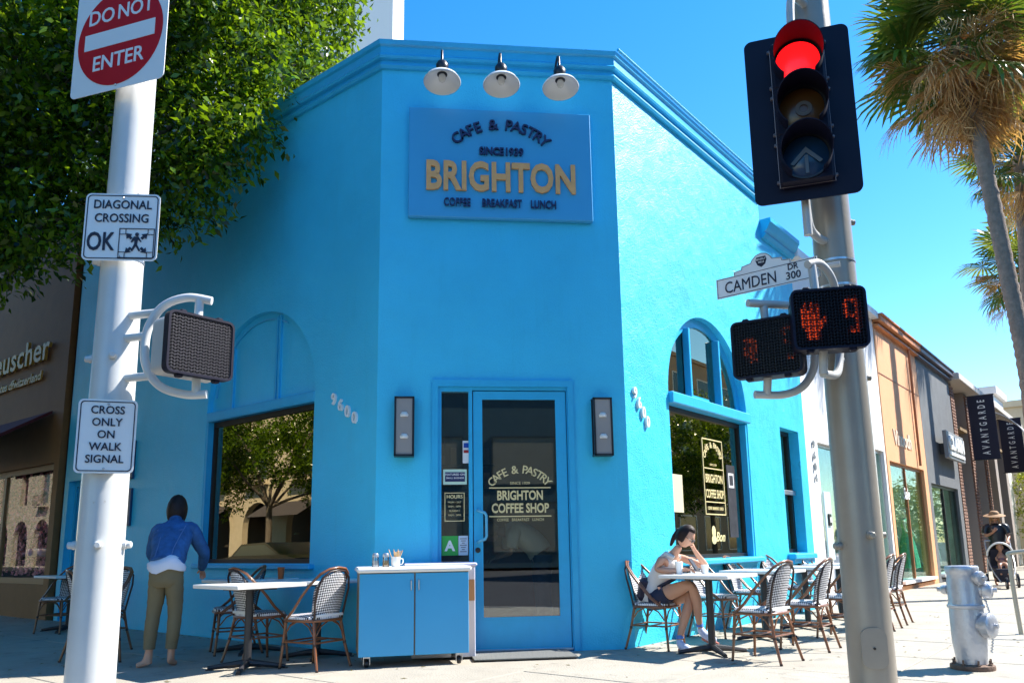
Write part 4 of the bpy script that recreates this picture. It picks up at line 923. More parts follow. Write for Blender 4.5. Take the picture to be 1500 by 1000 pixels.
def window_in(o, x0, x1, z0, z1, fm, gm, y=0.0, n=1, fwid=.05, rail=None):
    w_ = thing('window', None, None); w_.parent = o
    hs_ = []; dx = (x1 - x0 - fwid * (n + 1)) / n
    for i in range(n): a = x0 + fwid + i * (dx + fwid); hs_.append(rect(a, a + dx, z0 + fwid, z1 - fwid))
    MB().plate(rect(x0, x1, z0, z1), hs_, .07, T(0, y + .07, 0)).build('frame', fm, w_)
    for i in range(n):
        a = x0 + fwid + i * (dx + fwid); MB().box((a + dx / 2, y + .10, (z0 + z1) / 2), (dx, .01, z1 - z0 - 2 * fwid)).build('pane', gm, w_)
    return w_
M_shopin = mat('shop_interior', (.74, .80, .76), .8, var=.2)
o = shop('white_shop', 'plain white shop between the blue cafe and the orange shop', 5.83, 10.97, 6.1, [rect(6.45, 9.9, .80, 2.75), rect(10.15, 10.85, -.05, 2.95)], mat('white_render', (.80, .80, .79), .7, var=.03, bump=.2), FR, .015, inner=M_shopin)
window_in(o, 6.45, 9.9, .80, 2.75, M_alu, M_shopg, .015, 3); window_in(o, 10.15, 10.85, 0, 2.95, M_alu, M_shopg, .015, 1, .06)
MB().box((8.4, -.05, 6.0), (5.12, .16, .16), bev=.01).build('cornice', M_white, o)
for i, ch in enumerate('9604'): shift(text(ch, .13, depth=.02, bold=.012), T(6.18, -.02, 2.62 - .19 * i)).build('house_number', mat('number_grey', (.25, .27, .28), .4), o)
MB().box((6.62, -.01, 1.32), (.34, .03, 1.15), bev=.005).build('directory_panel', mat('panel_mint', (.62, .78, .76), .4), o)
MB().box((6.62, -.035, 1.42), (.14, .03, .2), bev=.006).build('keypad', M_black, o); MB().box((6.62, -.052, 1.42), (.07, .006, .09)).build('keypad_face', M_white, o)
o = shop('orange_shop', 'orange shop with tall green glass front', 11.0, 14.87, 6.05, [rect(11.2, 14.5, .08, 2.78)], mat('orange_render', (.74, .38, .19), .7, var=.06, bump=.2), FR, 0, inner=M_shopin)
M_copper = mat('copper_frame', (.34, .13, .05), .45)
window_in(o, 11.2, 14.5, .08, 2.78, M_copper, M_shopg, 0, 2, .06)
MB().box((12.93, -.07, 5.95), (3.86, .2, .14), bev=.01).box((12.93, -.04, 5.80), (3.86, .12, .05)).box((12.93, -.09, 6.04), (3.86, .24, .03)).build('cornice', mat('orange_trim', (.55, .22, .09), .6), o)
MB().box((12.93, -.004, 4.72), (3.8, .012, .02)).build('score_line', M_copper, o)
MB().tube([(13.95, -.06, 6.15), (13.95, -.05, 2.85)], .03, 8).build('pole_shadow_tube', M_copper, o)  # brown tube stands in for a pole's cast shadow on the wall
shift(text('Vinoodh', .34, bold=.02, depth=.02, align='LEFT'), T(11.75, -.02, 3.2)).build('lettering', mat('letter_cream', (.75, .62, .48), .5), o)
b = shift(text('Sale', .26, shear=.3, bold=.02), T(12.75, .068, 2.0)); b.build('window_lettering', M_white, o)
MB().box((12.85, .18, .16), (3.2, .5, .06)).build('display_plinth', M_white, o)
o = shop('grey_shop', 'charcoal grey shop with projecting lettered sign', 14.9, 19.15, 6.02, [rect(15.2, 18.7, .08, 2.5)], mat('grey_render', (.13, .14, .15), .7, var=.15, bump=.3), FR, 0, inner=M_shopin)
window_in(o, 15.2, 18.7, .08, 2.5, M_darkf, M_shopg, 0, 2, .07)
MB().box((17.02, -.07, 5.95), (4.24, .2, .14), bev=.01).box((17.02, -.09, 6.03), (4.24, .24, .04)).box((17.02, -.04, 5.80), (4.24, .12, .05)).build('cornice', mat('grey_trim', (.10, .09, .12), .5), o)
MB().box((17.6, -.22, 3.6), (2.4, .10, .75), bev=.01).build('sign_box', mat('sign_lead', (.22, .23, .24), .5), o)
MB().box((16.7, -.1, 3.5), (.08, .16, .3)).box((18.4, -.1, 3.5), (.08, .16, .3)).build('sign_bracket', M_black, o)
shift(text('CLARIN', .36, bold=.04, depth=.04, xs=1.15), T(17.6, -.31, 3.50)).build('sign_lettering', M_white, o)
MB().box((17.6, -.285, 3.36), (2.1, .03, .09)).build('sign_strip', M_white, o)
MB().box((17.0, .18, .16), (3.3, .5, .06)).build('display_plinth', M_white, o)
for x in (14.92, 19.1): pass
# brick-pier building with banners
o = thing('brick_pier_building', 'brick pier building behind the two black banners', 'building'); o.matrix_world = FR
M_brick = mat('brick', (.24, .13, .09), .8, var=.12, vscale=3, bump=.3)
MB().box((26.5, 1.2, 5.2), (14.6, 1.6, 1.2)).build('upper_wall', mat('brown_wall', (.20, .12, .08), .8, var=.1), o)
MB().box((26.5, .1, 5.92), (14.6, .8, .22), bev=.02).build('cornice', mat('fascia_pale', (.55, .50, .45), .6), o)
MB().box((26.5, 2.4, 2.3), (14.6, .1, 4.8)).build('inner_wall', mat('dim_olive', (.10, .10, .05), .8), o)
MB().box((26.5, 1.2, 4.5), (14.6, 2.3, .1)).build('ceiling', M_int, o)
brick_me = MB().box((0, 0, 0), (.26, .12, .075), bev=.006).mesh('brick', M_brick)
for x in (19.55, 22.1, 24.7, 27.3, 29.9):
    pr = MB().box((x, .3, 2.85), (.60, .50, 5.9)).build('pier', mat('mortar', (.32, .28, .25), .9), o)
    if x < 25:
        for j in range(58):
            for i in range(2):
                bo = bpy.data.objects.new('brick', brick_me); COL.objects.link(bo); bo.parent = pr
                bo.location = (x - .145 + .29 * i + (.0 if j % 2 else .02), .055, .06 + j * .098)
    if x < 29: window_in(o, x + .32, x + 2.22, .1, 3.2, M_darkf, glass('gold_glass', (.8, .75, .4), .2), .3, 2, .05)
M_ban = mat('banner_black', (.010, .010, .03), .7)
for x, l in ((20.9, 'black vertical banner reading AVANTGARDE, nearer of the two'), (27.3, 'black vertical banner reading AVANTGARDE, half behind the striped awning')):
    o = thing('banner', l, 'banner', group='banners on the brick building'); o.matrix_world = FR @ T(x, -.15, 4.5)
    q = Matrix.Rotation(R(-90), 4, 'Z')   # local x of the sheet runs outwards from the wall
    MB().box((0, -.40, 0), (.02, .72, 2.0)).build('cloth', M_ban, o)
    for z in (1.01, -1.01): MB().tube([(0, 0, z), (0, -.78, z)], .018, 8).build('rod', M_black, o)
    t_ = text('AVANTGARDE', .20, bold=.02, depth=.006, spacing=2.0, xs=.8)
    xs_ = [v[0] for v in t_.v]; sc = 1.72 / (max(xs_) - min(xs_)); 
    t_ = shift(t_, Matrix.Diagonal((sc, 1, 1, 1)))
    # face -x of the wall frame (towards the camera), reading upwards
    shift(t_, T(-.018, -.50, 0) @ Matrix(((0, 1, 0, 0), (0, 0, 1, 0), (1, 0, 0, 0), (0, 0, 0, 1)))).build('lettering', M_white, o)
# striped awning
o = thing('striped_awning', 'black and white striped barrel awning behind the second banner', 'awning'); o.matrix_world = FR
ns = 9
for i in range(ns):
    x0, x1 = 23.5 + i * .26, 23.5 + (i + 1) * .26; vs = []; n = 14
    for k_ in range(n + 1):
        a = PI / 2 * k_ / n; y, z = -1.5 * math.sin(a) - .1, 3.5 + 1.9 * math.cos(a)
        vs += [(x0, y, z), (x1, y, z), (x1, y * .99, z - .03), (x0, y * .99, z - .03)]
    fs = []
    for k_ in range(n):
        for j in range(4): fs.append((4 * k_ + j, 4 * k_ + (j + 1) % 4, 4 * k_ + 4 + (j + 1) % 4, 4 * k_ + 4 + j))
    MB().add(vs, fs).build('awning_strip', mat('awn_w', (.78, .76, .74), .7) if i % 2 == 0 else mat('awn_b', (.02, .02, .03), .7), o, smooth=60)
MB().box((24.67, -1.61, 3.4), (2.34, .03, .24)).build('valance', mat('awn_b', (.02, .02, .03), .7), o)
# far buildings
def simple_building(name, label, M, x0, x1, y0, y1, h, m, wins, wm=M_darkf, cornice=None):
    o = thing(name, label, 'building'); o.matrix_world = M
    MB().box(((x0 + x1) / 2, (y0 + y1) / 2, h / 2), (x1 - x0, y1 - y0, h)).build('wall', m, o)
    MB().box(((x0 + x1) / 2, (y0 + y1) / 2, h + .1), (x1 - x0 + .3, y1 - y0 + .3, .3)).build('cornice', cornice or m, o)
    for (a, b_, c_, d_) in wins:
        w_ = MB().plate(rect(a - .08, b_ + .08, c_ - .08, d_ + .08), [rect(a, b_, c_, d_)], .1, T(0, y0 - .06, 0)).build('window', M_white if cornice is None else cornice, o)
        MB().box(((a + b_) / 2, y0 - .015, (c_ + d_) / 2), (b_ - a, .02, d_ - c_)).build('pane', wm, w_)
    return o
M_cream = mat('cream_render', (.60, .50, .34), .8, var=.08)
M_dglass = mat('far_glass', (.06, .08, .08), .12)
simple_building('cream_building', 'cream building at the far end behind the striped awning', FR, 36, 60, -1.5, 12, 7.2, M_cream, [(37 + 3 * i, 38.6 + 3 * i, 1 + 3.4 * j, 2.8 + 3.4 * j) for i in range(7) for j in range(2)], M_dglass)
simple_building('rooftop_plant_room', 'small white rooftop block above the banners', FR, 30, 32.6, .2, 4, 7.0, M_white, [])
simple_building('white_tower', 'tall white building rising behind the ficus tree', Matrix.Identity(4), -16, -2.45, 25, 40, 42, mat('tower_white', (.78, .77, .74), .7), [(-15 + 2.6 * i, -13.6 + 2.6 * i, 18 + 3.4 * j, 19.8 + 3.4 * j) for i in range(4) for j in range(6)], M_dglass)
# left neighbour: chocolate shop
o = shop('chocolate_shop', 'brown stone shop with gold lettering at the left edge', -17, -7.78, 7.2, [rect(-12.5, -7.98, .55, 2.55), rect(-15, -13.4, -.05, 2.5)], mat('tan_stone', (.24, .125, .045), .7, var=.12, bump=.2), FL, -.05, inner=mat('choc_in', (.10, .08, .06), .8))
window_in(o, -12.5, -7.98, .55, 2.55, mat('oak_frame', (.30, .19, .09), .5), glass('choc_glass', (.95, .95, .9), .03, 0, .2, .12), -.05, 2, .10); window_in(o, -15, -13.4, 0, 2.5, mat('oak_frame', (.30, .19, .09), .5), M_glass, -.05, 1, .1)
MB().box((-7.69, .1, 3.4), (.16, .1, 7.0)).build('dark_reveal', M_black, o)
M_goldl = mat('gold_letters', (.55, .38, .08), .45)
t_ = text('teuscher', .44, bold=.015, depth=.05, align='RIGHT', xs=1.2, spacing=1.05); shift(t_, T(-8.42, -.13, 4.42)).build('lettering', M_goldl, o)
for w__, x__ in (('Switzerland', -8.75), ('of', -10.0), ('chocolates', -10.3)): shift(text(w__, .16, bold=.02, depth=.03, align='RIGHT', shear=.15, xs=1.3), T(x__, -.10, 4.08)).build('lettering', M_goldl, o)
b = MB().add([(-12.9, -.08, 3.45), (-8.15, -.08, 3.45), (-8.15, -1.0, 2.88), (-12.9, -1.0, 2.88), (-12.9, -.08, 3.40), (-8.15, -.08, 3.40), (-8.15, -.98, 2.83), (-12.9, -.98, 2.83)], [(0, 3, 2, 1), (4, 5, 6, 7), (0, 4, 7, 3), (1, 2, 6, 5), (3, 7, 6, 2)])
b.box((-10.52, -1.0, 2.76), (4.75, .02, .22)).build('awning', mat('maroon_canvas', (.10, .012, .018), .8), o)
fl = MB(); rn = random.Random(11)
for i in range(1500):
    x = rn.uniform(-12.3, -8.15); z = rn.uniform(1.0, 2.45) if rn.random() < .8 else rn.uniform(.7, 1.2); y = rn.uniform(.14, .32); s_ = rn.uniform(.035, .07)
    a = rn.uniform(0, PI); dx, dz = s_ * math.cos(a), s_ * math.sin(a)
    for k_ in range(2): a2 = a + k_ * PI / 2; dx, dz = s_ * math.cos(a2), s_ * math.sin(a2); fl.add([(x - dx, y, z - dz), (x + dz, y - .02, z - dx), (x + dx, y + .01, z + dz), (x - dz, y - .03, z + dx)], [(0, 1, 2, 3)])
fo = fl.build('flower_garland', mat('silk_flowers', (.80, .34, .46), .7, island=.6), o); fo['kind'] = 'stuff'
for x, y in ((-8.9, -0), (-8.5, 0)):
    MB().lathe([(0, 0), (.14, 0), (.18, .06), (.17, .14), (.05, .16), (0, .16)], 16, M=T(x, .2, 1.0)).build('gift_box', mat('gift_foil', (.85, .50, .55), .25, metal=.3), o, smooth=50)
# ---- the far sides of both streets (seen as reflections in the cafe glass)
FA = frame(0, 0, S2, -S2)
ac = thing('arcaded_building', 'cream arcaded building across the left street', 'building'); ac.matrix_world = Matrix.Translation(LW(0, 23, 0)) @ Matrix.Rotation(R(135), 4, 'Z')
AX = 34
hs_ = [rect(AX - 25.2 + 4.6 * i, AX - 23.6 + 4.6 * i, 10.0, 12.6) for i in range(25)] + [arch(AX - 26 + 4.6 * i, AX - 22.8 + 4.6 * i, 0, 2.4, 12) for i in range(25)] + [rect(AX - 25.2 + 4.6 * i, AX - 23.6 + 4.6 * i, 5.4, 8.0) for i in range(25)]
MB().plate(rect(AX - 28, AX + 90, -.1, 14.5), hs_, .4).build('wall', M_cream, ac)  # wall height raised to block skylight over the left sidewalk
MB().box((AX + 31, 2.0, 7.2), (118, .2, 14.4)).build('inner_wall', mat('arcade_dark', (.06, .05, .04), .8), ac)
MB().box((AX + 31, 4, 14.6), (118.6, 9, .3)).build('cornice', M_cream, ac)
for i in range(14):
    MB().box((AX - 24.4 + 4.6 * i, -.3, 5.1), (2.2, .6, .08)).build('balcony', M_cream, ac)
    b = MB()
    for k_ in range(10): b.box((AX - 25.4 + 4.6 * i + .22 * k_, -.56, 5.6), (.02, .02, .9))
    b.box((AX - 24.4 + 4.6 * i, -.56, 6.05), (2.1, .04, .04)).build('balcony_rail', M_black, ac)
    MB().box((AX - 24.4 + 4.6 * i, .2, 6.7), (1.6, .05, 2.6)).build('window', M_dglass, ac)
for i in range(5):
    b = MB().add([(AX - 12 + 9 * i, -.05, 3.9), (AX - 7 + 9 * i, -.05, 3.9), (AX - 7 + 9 * i, -1.6, 3.0), (AX - 12 + 9 * i, -1.6, 3.0)], [(0, 3, 2, 1), (0, 1, 2, 3)]); b.build('awning', mat('dark_canvas', (.06, .05, .05), .8), ac)
simple_building('teal_building', 'dark teal building on the opposite corner behind the viewer', Matrix.Translation((-2, -32, 0)) @ Matrix.Rotation(PI, 4, 'Z'), -14, 12, 0, 12, 9.4, mat('teal_dark', (.05, .11, .13), .7, var=.1), [(-13 + 5 * i, -9.6 + 5 * i, .8 + 3.4 * j, 3.2 + 3.4 * j) for i in range(5) for j in range(2)], mat('beige_blind', (.30, .27, .20), .6), cornice=mat('teal_trim', (.03, .06, .07), .6))
simple_building('tan_building', 'tan building across the right street', Matrix.Translation(RW(0, 24, 0)) @ Matrix.Rotation(R(225), 4, 'Z'), -80, 4, 0, 12, 16, mat('tan_render', (.40, .28, .18), .8, var=.1), [(-78 + 4.4 * i, -75.2 + 4.4 * i, .6 + 3.8 * j, 3.2 + 3.8 * j) for i in range(18) for j in range(4)], M_dglass)
# parked car across the left street (reflected in the window)
def parked_car(label, M, col):
    o = thing('parked_car', label, 'car'); o.matrix_world = M
    pr_ = [(-2.25, .35), (-2.28, .7), (-2.1, .92), (-1.45, 1.0), (-.85, 1.40), (.55, 1.45), (1.35, 1.05), (2.15, .95), (2.28, .6), (2.2, .32)]
    MB().plate(pr_, [], 1.75, T(0, -.87, 0)).build('body', mat('car_' + label[:5], col, .2, metal=.4, coat=.8), o)
    for s_ in (-1, 1):
        MB().plate([(-1.3, 1.02), (-.82, 1.34), (.5, 1.38), (1.2, 1.05)], [], .01, T(0, s_ * .88 - .005, 0)).build('side_window', M_dglass, o)
        for x in (-1.4, 1.4):
            wh = MB().lathe([(.2, -.1), (.31, -.1), (.33, -.06), (.33, .06), (.31, .1), (.2, .1)], 24, M=T(x, s_ * .80, .33) @ Matrix.Rotation(R(90), 4, 'X')).build('wheel', M_black, o)
            MB().lathe([(0, -.105), (.2, -.105), (.2, .105), (0, .105)], 12, M=T(x, s_ * .80, .33) @ Matrix.Rotation(R(90), 4, 'X')).build('rim', M_alu, wh)
    return o
parked_car('black sedan parked across the left street', Matrix.Translation(LW(17, 10.5, -.14)) @ Matrix.Rotation(R(-45), 4, 'Z'), (.02, .02, .025))

# ================================================================== VEGETATION
def leaf_cloud(name, clumps, n, size, m, parent, seed=1, droop=.3, tuft=24, tr=.17):
    rs = np.random.RandomState(seed)
    cs = np.array([c for c, r_ in clumps], float); rr_ = np.array([r_ for c, r_ in clumps], float)
    pr = (rr_ ** 2); pr /= pr.sum(); nt_ = n // tuft
    ci = rs.choice(len(cs), nt_, p=pr); d = rs.normal(size=(nt_, 3)); d /= np.linalg.norm(d, axis=1)[:, None]
    tc = cs[ci] + d * (rr_[ci] * (rs.uniform(0.25, 1.0, nt_) ** .45))[:, None]
    tdir = d * .6 + rs.normal(size=(nt_, 3)) * .5; tdir[:, 2] -= droop; tdir /= np.linalg.norm(tdir, axis=1)[:, None]
    k = rs.uniform(-1, 1, (nt_, tuft)); P = tc[:, None, :] + tdir[:, None, :] * (k[:, :, None] * tr * 1.5) + rs.normal(size=(nt_, tuft, 3)) * tr * .45
    P = P.reshape(-1, 3); N_ = len(P); ax = np.repeat(tdir, tuft, 0) + rs.normal(size=(N_, 3)) * .6; ax /= np.linalg.norm(ax, axis=1)[:, None]
    nn = rs.normal(size=(N_, 3)) + np.array([.25, 0, .8]); sd = np.cross(ax, nn); sd /= np.linalg.norm(sd, axis=1)[:, None] + 1e-9; up = np.cross(sd, ax)
    s_ = size * rs.uniform(.65, 1.25, N_)[:, None]; w_ = s_ * .24
    v = np.stack([P - ax * s_ * .5, P + sd * w_ + up * s_ * .06 - ax * s_ * .05, P + ax * s_ * .5 - up * s_ * .10, P - sd * w_ + up * s_ * .06 - ax * s_ * .05], 1).reshape(-1, 3)
    me = bpy.data.meshes.new(name); me.vertices.add(len(v)); me.vertices.foreach_set('co', v.ravel())
    me.loops.add(N_ * 4); me.loops.foreach_set('vertex_index', np.arange(N_ * 4)); me.polygons.add(N_); me.polygons.foreach_set('loop_start', np.arange(N_) * 4); me.polygons.foreach_set('loop_total', np.full(N_, 4))
    me.materials.append(m); me.update(calc_edges=True); o = bpy.data.objects.new(name, me); COL.objects.link(o); o.parent = parent; o['kind'] = 'stuff'; return o
def limb(b, p, q, r1, r2, wob=.15, n=6, rn=random):
    p, q = Vector(p), Vector(q); pts = []
    for i in range(n + 1):
        t = i / n; o_ = Vector((rn.uniform(-1, 1), rn.uniform(-1, 1), rn.uniform(-.5, .5))) * wob * math.sin(PI * t); pts.append(p.lerp(q, t) + o_)
    b.tube(pts, [r1 + (r2 - r1) * i / n for i in range(n + 1)], 8)
# big ficus over the left sidewalk
tb = LW(10.3, 3.3, 0)
o = thing('ficus_tree', 'large dense dark green ficus tree overhanging the left cafe wall', 'tree', tb)
rn = random.Random(2)
b = MB().tube([(0, 0, -.1), (.02, 0, .4), (0, .05, 1.5), (.1, 0, 2.6), (.2, .1, 3.6)], [.42, .30, .26, .27, .30], 14)
clumps = []
world_clumps = [((-2.55, 2.9, 8.75), .80), ((-2.7, 3.1, 10.0), .95), ((-3.0, 2.4, 9.4), 1.2), ((-2.95, 1.9, 7.75), .75), ((-2.6, 2.5, 8.3), .70), ((-3.35, 1.1, 6.55), .62), ((-3.7, 1.9, 7.6), 1.0), ((-3.15, .55, 5.9), .40),
    ((-3.45, .65, 5.55), .48), ((-3.9, .9, 6.2), .8), ((-3.75, .75, 5.25), .45), ((-4.3, .95, 5.35), .62), ((-4.6, .8, 5.0), .50), ((-5.1, 1.1, 5.2), .68), ((-5.6, 1.2, 4.9), .62), ((-6.1, 1.3, 4.7), .65),
    ((-4.9, 1.2, 6.3), .95), ((-5.8, 1.6, 6.0), 1.0), ((-6.7, 1.6, 5.6), 1.0), ((-5.2, 1.8, 7.6), 1.2), ((-6.4, 2.1, 7.4), 1.2), ((-4.4, 1.8, 8.4), 1.1), ((-3.6, 2.6, 10.4), 1.2), ((-5.2, 2.6, 9.3), 1.4), ((-6.8, 2.8, 8.9), 1.5),
    ((-7.4, 2.2, 7.0), 1.3), ((-7.6, 1.6, 5.4), .95), ((-7.0, 1.2, 4.65), .6), ((-3.2, 1.0, 7.4), .70), ((-3.6, .8, 8.2), .8), ((-2.9, 1.3, 8.9), .7), ((-4.6, .7, 7.3), .8), ((-5.9, .8, 6.9), .8), ((-8.6, 2.6, 6.4), 1.4), ((-9.2, 3.4, 8.0), 1.8), ((-8.0, 4.6, 8.6), 1.9), ((-6.2, 4.4, 10.2), 1.9), ((-4.4, 3.8, 10.9), 1.6), ((-3.6, 3.4, 11.2), 1.2), ((-9.4, 1.6, 5.6), 1.3),
    ((-8.5, -.2, 7.5), 1.7), ((-9.5, -2.0, 8.5), 1.9), ((-8.8, 1.2, 10.0), 1.9), ((-11.0, .5, 7.5), 1.9), ((-7.2, .0, 9.6), 1.6), ((-11.5, -2.5, 7.8), 1.9), ((-12.5, 1.5, 6.8), 1.9), ((-11.5, 4.0, 7.5), 2.0), ((-10.5, -4.2, 8.6), 1.7), ((-4.2, .55, 5.0), .30), ((-3.45, .45, 5.05), .28), ((-5.45, .85, 4.55), .34), ((-6.3, .95, 4.25), .34), ((-3.0, .9, 6.6), .36)]  # large unseen clumps on this line added to shade the left sidewalk
for c, r_ in world_clumps:
    v = Vector(c) - tb; clumps.append((tuple(v), r_)); 
    if r_ > .6 and rn.random() < .8: limb(b, (.2, .1, 3.5), v, .10, .025, .35, 7, rn)
b.build('trunk', M_bark, o, smooth=60)
leaf_cloud('crown', clumps, 185000, .115, M_leaf, o, 3, .35, 22, .19)
# street trees across the streets for reflections; extra left ones added to block skylight
for c, l, k_ in ((LW(22, 13.5, -.14), 'leafy street tree on the far kerb of the left street', 1), (RW(32, 13.5, -.14), 'leafy street tree across the right street', 2), (LW(29, 13.5, -.14), 'second leafy street tree along the far kerb of the left street', 3), (LW(13, 13.5, -.14), 'third leafy street tree on the left far kerb, added unseen to block skylight', 4), (LW(3, 13.5, -.14), 'street tree added out of view to block skylight, opposite the cafe’s shaded wall', 5)):
    o = thing('street_tree', l, 'tree', c); rn = random.Random(k_)
    b = MB().tube([(0, 0, 0), (0, 0, 1.5), (.1, 0, 3)], [.16, .13, .12], 10); cl_ = []
    for i in range(26):
        v = (rn.uniform(-3.6, 3.6), rn.uniform(-3.0, 3.0), rn.uniform(3.9, 8.2)); cl_.append((v, rn.uniform(.9, 1.5)))
        if i % 3 == 0: limb(b, (.1, 0, 2.9), v, .07, .02, .2, 5, rn)
    b.build('trunk', M_bark, o); leaf_cloud('crown', cl_, 45000, .14, M_leaf, o, 10 + k_)
# palms
def frond_mesh(dead, seed):
    rn = random.Random(seed); b = MB(); L_ = rn.uniform(.75, 1.05) if not dead else rn.uniform(.55, .9)
    pts = [Vector((L_ * t, 0, -.10 * t * t * (3 if dead else 1))) for t in (0, .33, .66, 1)]
    b.tube(pts, [.028, .022, .016, .012], 5); hub = pts[-1]; n = 22; span = R(250 if not dead else rn.uniform(70, 130)); Rb = rn.uniform(.75, .95) if not dead else rn.uniform(.6, .8)
    for i in range(n):
        a = -span / 2 + span * i / (n - 1); c_, s_ = math.cos(a), math.sin(a); l_ = Rb * (1 - .25 * (abs(a) / (span / 2)) ** 2) * rn.uniform(.88, 1.05)
        da = span / n * (.86 if not dead else .62); dr = rn.uniform(.1, .25) if not dead else rn.uniform(.2, .6); tw = rn.uniform(-.12, .12) if dead else rn.uniform(-.03, .03)
        def P(r_, off, z): return hub + Vector((r_ * math.cos(a + off), r_ * math.sin(a + off), z))
        vs = [hub, P(l_ * .55, -da * .5, -.10 * l_ * dr * 2), P(l_ * .55, 0, .015 - .10 * l_ * dr * 2), P(l_ * .55, da * .5, -.10 * l_ * dr * 2), P(l_ * .8, -da * .28 + tw, -.35 * l_ * dr * 2), P(l_ * .8, da * .28 + tw, -.35 * l_ * dr * 2), P(l_, tw, -.75 * l_ * dr * 2)]
        b.add(vs, [(0, 1, 2), (0, 2, 3), (1, 4, 5, 3, 2), (4, 6, 5)])
    return b.mesh('frond', M_dead if dead else M_frond)
live = [frond_mesh(False, i) for i in range(4)]; deadm = [frond_mesh(True, 20 + i) for i in range(4)]
def palm(label, pts, nl, nd, sc, seed, r_base=.24, r_top=.15):
    o = thing('palm_tree', label, 'tree', pts[0], 0, 'tall fan palms'); rn = random.Random(seed); P = bez([Vector(p) - Vector(pts[0]) for p in pts], 26); k = len(P)
    ringn = 1
    rad = [(r_base + (r_top - r_base) * min(1, i / k * 1.3)) * (1.0 + (.05 if i % 2 else -.045) + rn.uniform(-.03, .03)) for i in range(k)]
    MB().tube(P, rad, 14).build('trunk', M_palmb, o, smooth=40)
    top = P[-1]
    for i in range(nl + nd):
        isd = i >= nl; me = (deadm if isd else live)[rn.randrange(4)]; f = bpy.data.objects.new('frond', me); COL.objects.link(f); f.parent = o
        a = rn.uniform(0, 2 * PI); e = math.radians(rn.uniform(-40, 80)) if not isd else math.radians(rn.uniform(-75, 25)); 
        z = rn.uniform(-.35, .25) if not isd else -rn.uniform(-.2, .8)
        f.matrix_local = T(*(top + Vector((0, 0, z * sc)))) @ Matrix.Rotation(a, 4, 'Z') @ Matrix.Rotation(-e, 4, 'Y') @ Matrix.Rotation(rn.uniform(-.6, .6), 4, 'X') @ Matrix.Scale(sc * rn.uniform(.85, 1.1), 4)
    return o
palm('tall fan palm with a shaggy brown skirt beside the traffic light', [(10.5, 5.32, -.1), (10.74, 5.43, 3.86), (10.78, 5.65, 6.3), (10.79, 5.98, 9.8), (10.74, 6.12, 11.9)], 54, 105, 1.26, 5, .165, .15)
palm('fan palm behind the shaggy palm, its crown lower at the right edge', [(15.9, 11.5, -.1), (16.3, 11.8, 6), (16.97, 12.07, 12.4)], 34, 26, 1.1, 6)
palm('fan palm whose crown touches the top right corner', [(15.6, 9.3, -.1), (15.7, 9.5, 8), (15.85, 9.67, 15.0)], 34, 50, 1.25, 7)
palm('small distant fan palm at the right edge halfway up', [(20.9, 17.5, -.1), (21.2, 17.7, 6), (21.6, 17.9, 11.2)], 30, 40, 1.2, 8)
# greenery beyond the shops
M_lime = leafmat('lime_leaf', (.13, .19, .02), (.30, .32, .03), .4, .5)
for (t_, o_, z, r_, l_, sd) in ((24.5, 2.6, .6, .9, 'yellow green shrub behind the woman with the hat', 31), (30, 3.2, 1.4, 1.6, 'tall lime coloured hedge under the striped awning', 32), (19.2, 3.6, .35, .45, 'small yellow shrub by the bike rack', 33), (33, 1.2, 2.0, 1.7, 'lime green tree in front of the cream building', 34)):
    o = thing('shrub', l_, 'shrub', RW(t_, o_, 0), 0, 'bushes along the far sidewalk'); rn = random.Random(sd); cl_ = [((rn.uniform(-r_, r_) * .6, rn.uniform(-r_, r_) * .6, z + rn.uniform(-.3, 1.0) * r_), r_ * .6) for _ in range(9)]
    b = MB()
    for c, q in cl_[:6]: limb(b, (0, 0, 0), c, .03, .01, .1, 4, rn)
    b.build('stem', M_bark, o); leaf_cloud('foliage', cl_, 9000, .09 + .02 * r_, M_lime, o, sd, 0, 16, .14)
# ================================================================== PEOPLE
def skin(joints, edges, root, sub=2):
    """continuous skinned surface round a skeleton; joints: name -> (x,y,z,r) or (x,y,z,rx,ry)"""
    names = list(joints); idx = {n: i for i, n in enumerate(names)}
    me = bpy.data.meshes.new('sk'); me.from_pydata([joints[n][:3] for n in names], [(idx[a], idx[b]) for a, b in edges], [])
    o = bpy.data.objects.new('sk', me); COL.objects.link(o); o.modifiers.new('s', 'SKIN')
    sv = me.skin_vertices[0].data
    for n in names:
        j = joints[n]; sv[idx[n]].radius = (j[3], j[4] if len(j) > 4 else j[3]); sv[idx[n]].use_root = (n == root)
    o.modifiers['s'].use_smooth_shade = True
    m = o.modifiers.new('d', 'SUBSURF'); m.levels = sub; m.render_levels = sub
    dg = bpy.context.evaluated_depsgraph_get(); ev = bpy.data.meshes.new_from_object(o.evaluated_get(dg))
    b = MB(); b.add([v.co.copy() for v in ev.vertices], [tuple(p.vertices) for p in ev.polygons])
    bpy.data.objects.remove(o); bpy.data.meshes.remove(me); bpy.data.meshes.remove(ev); return b
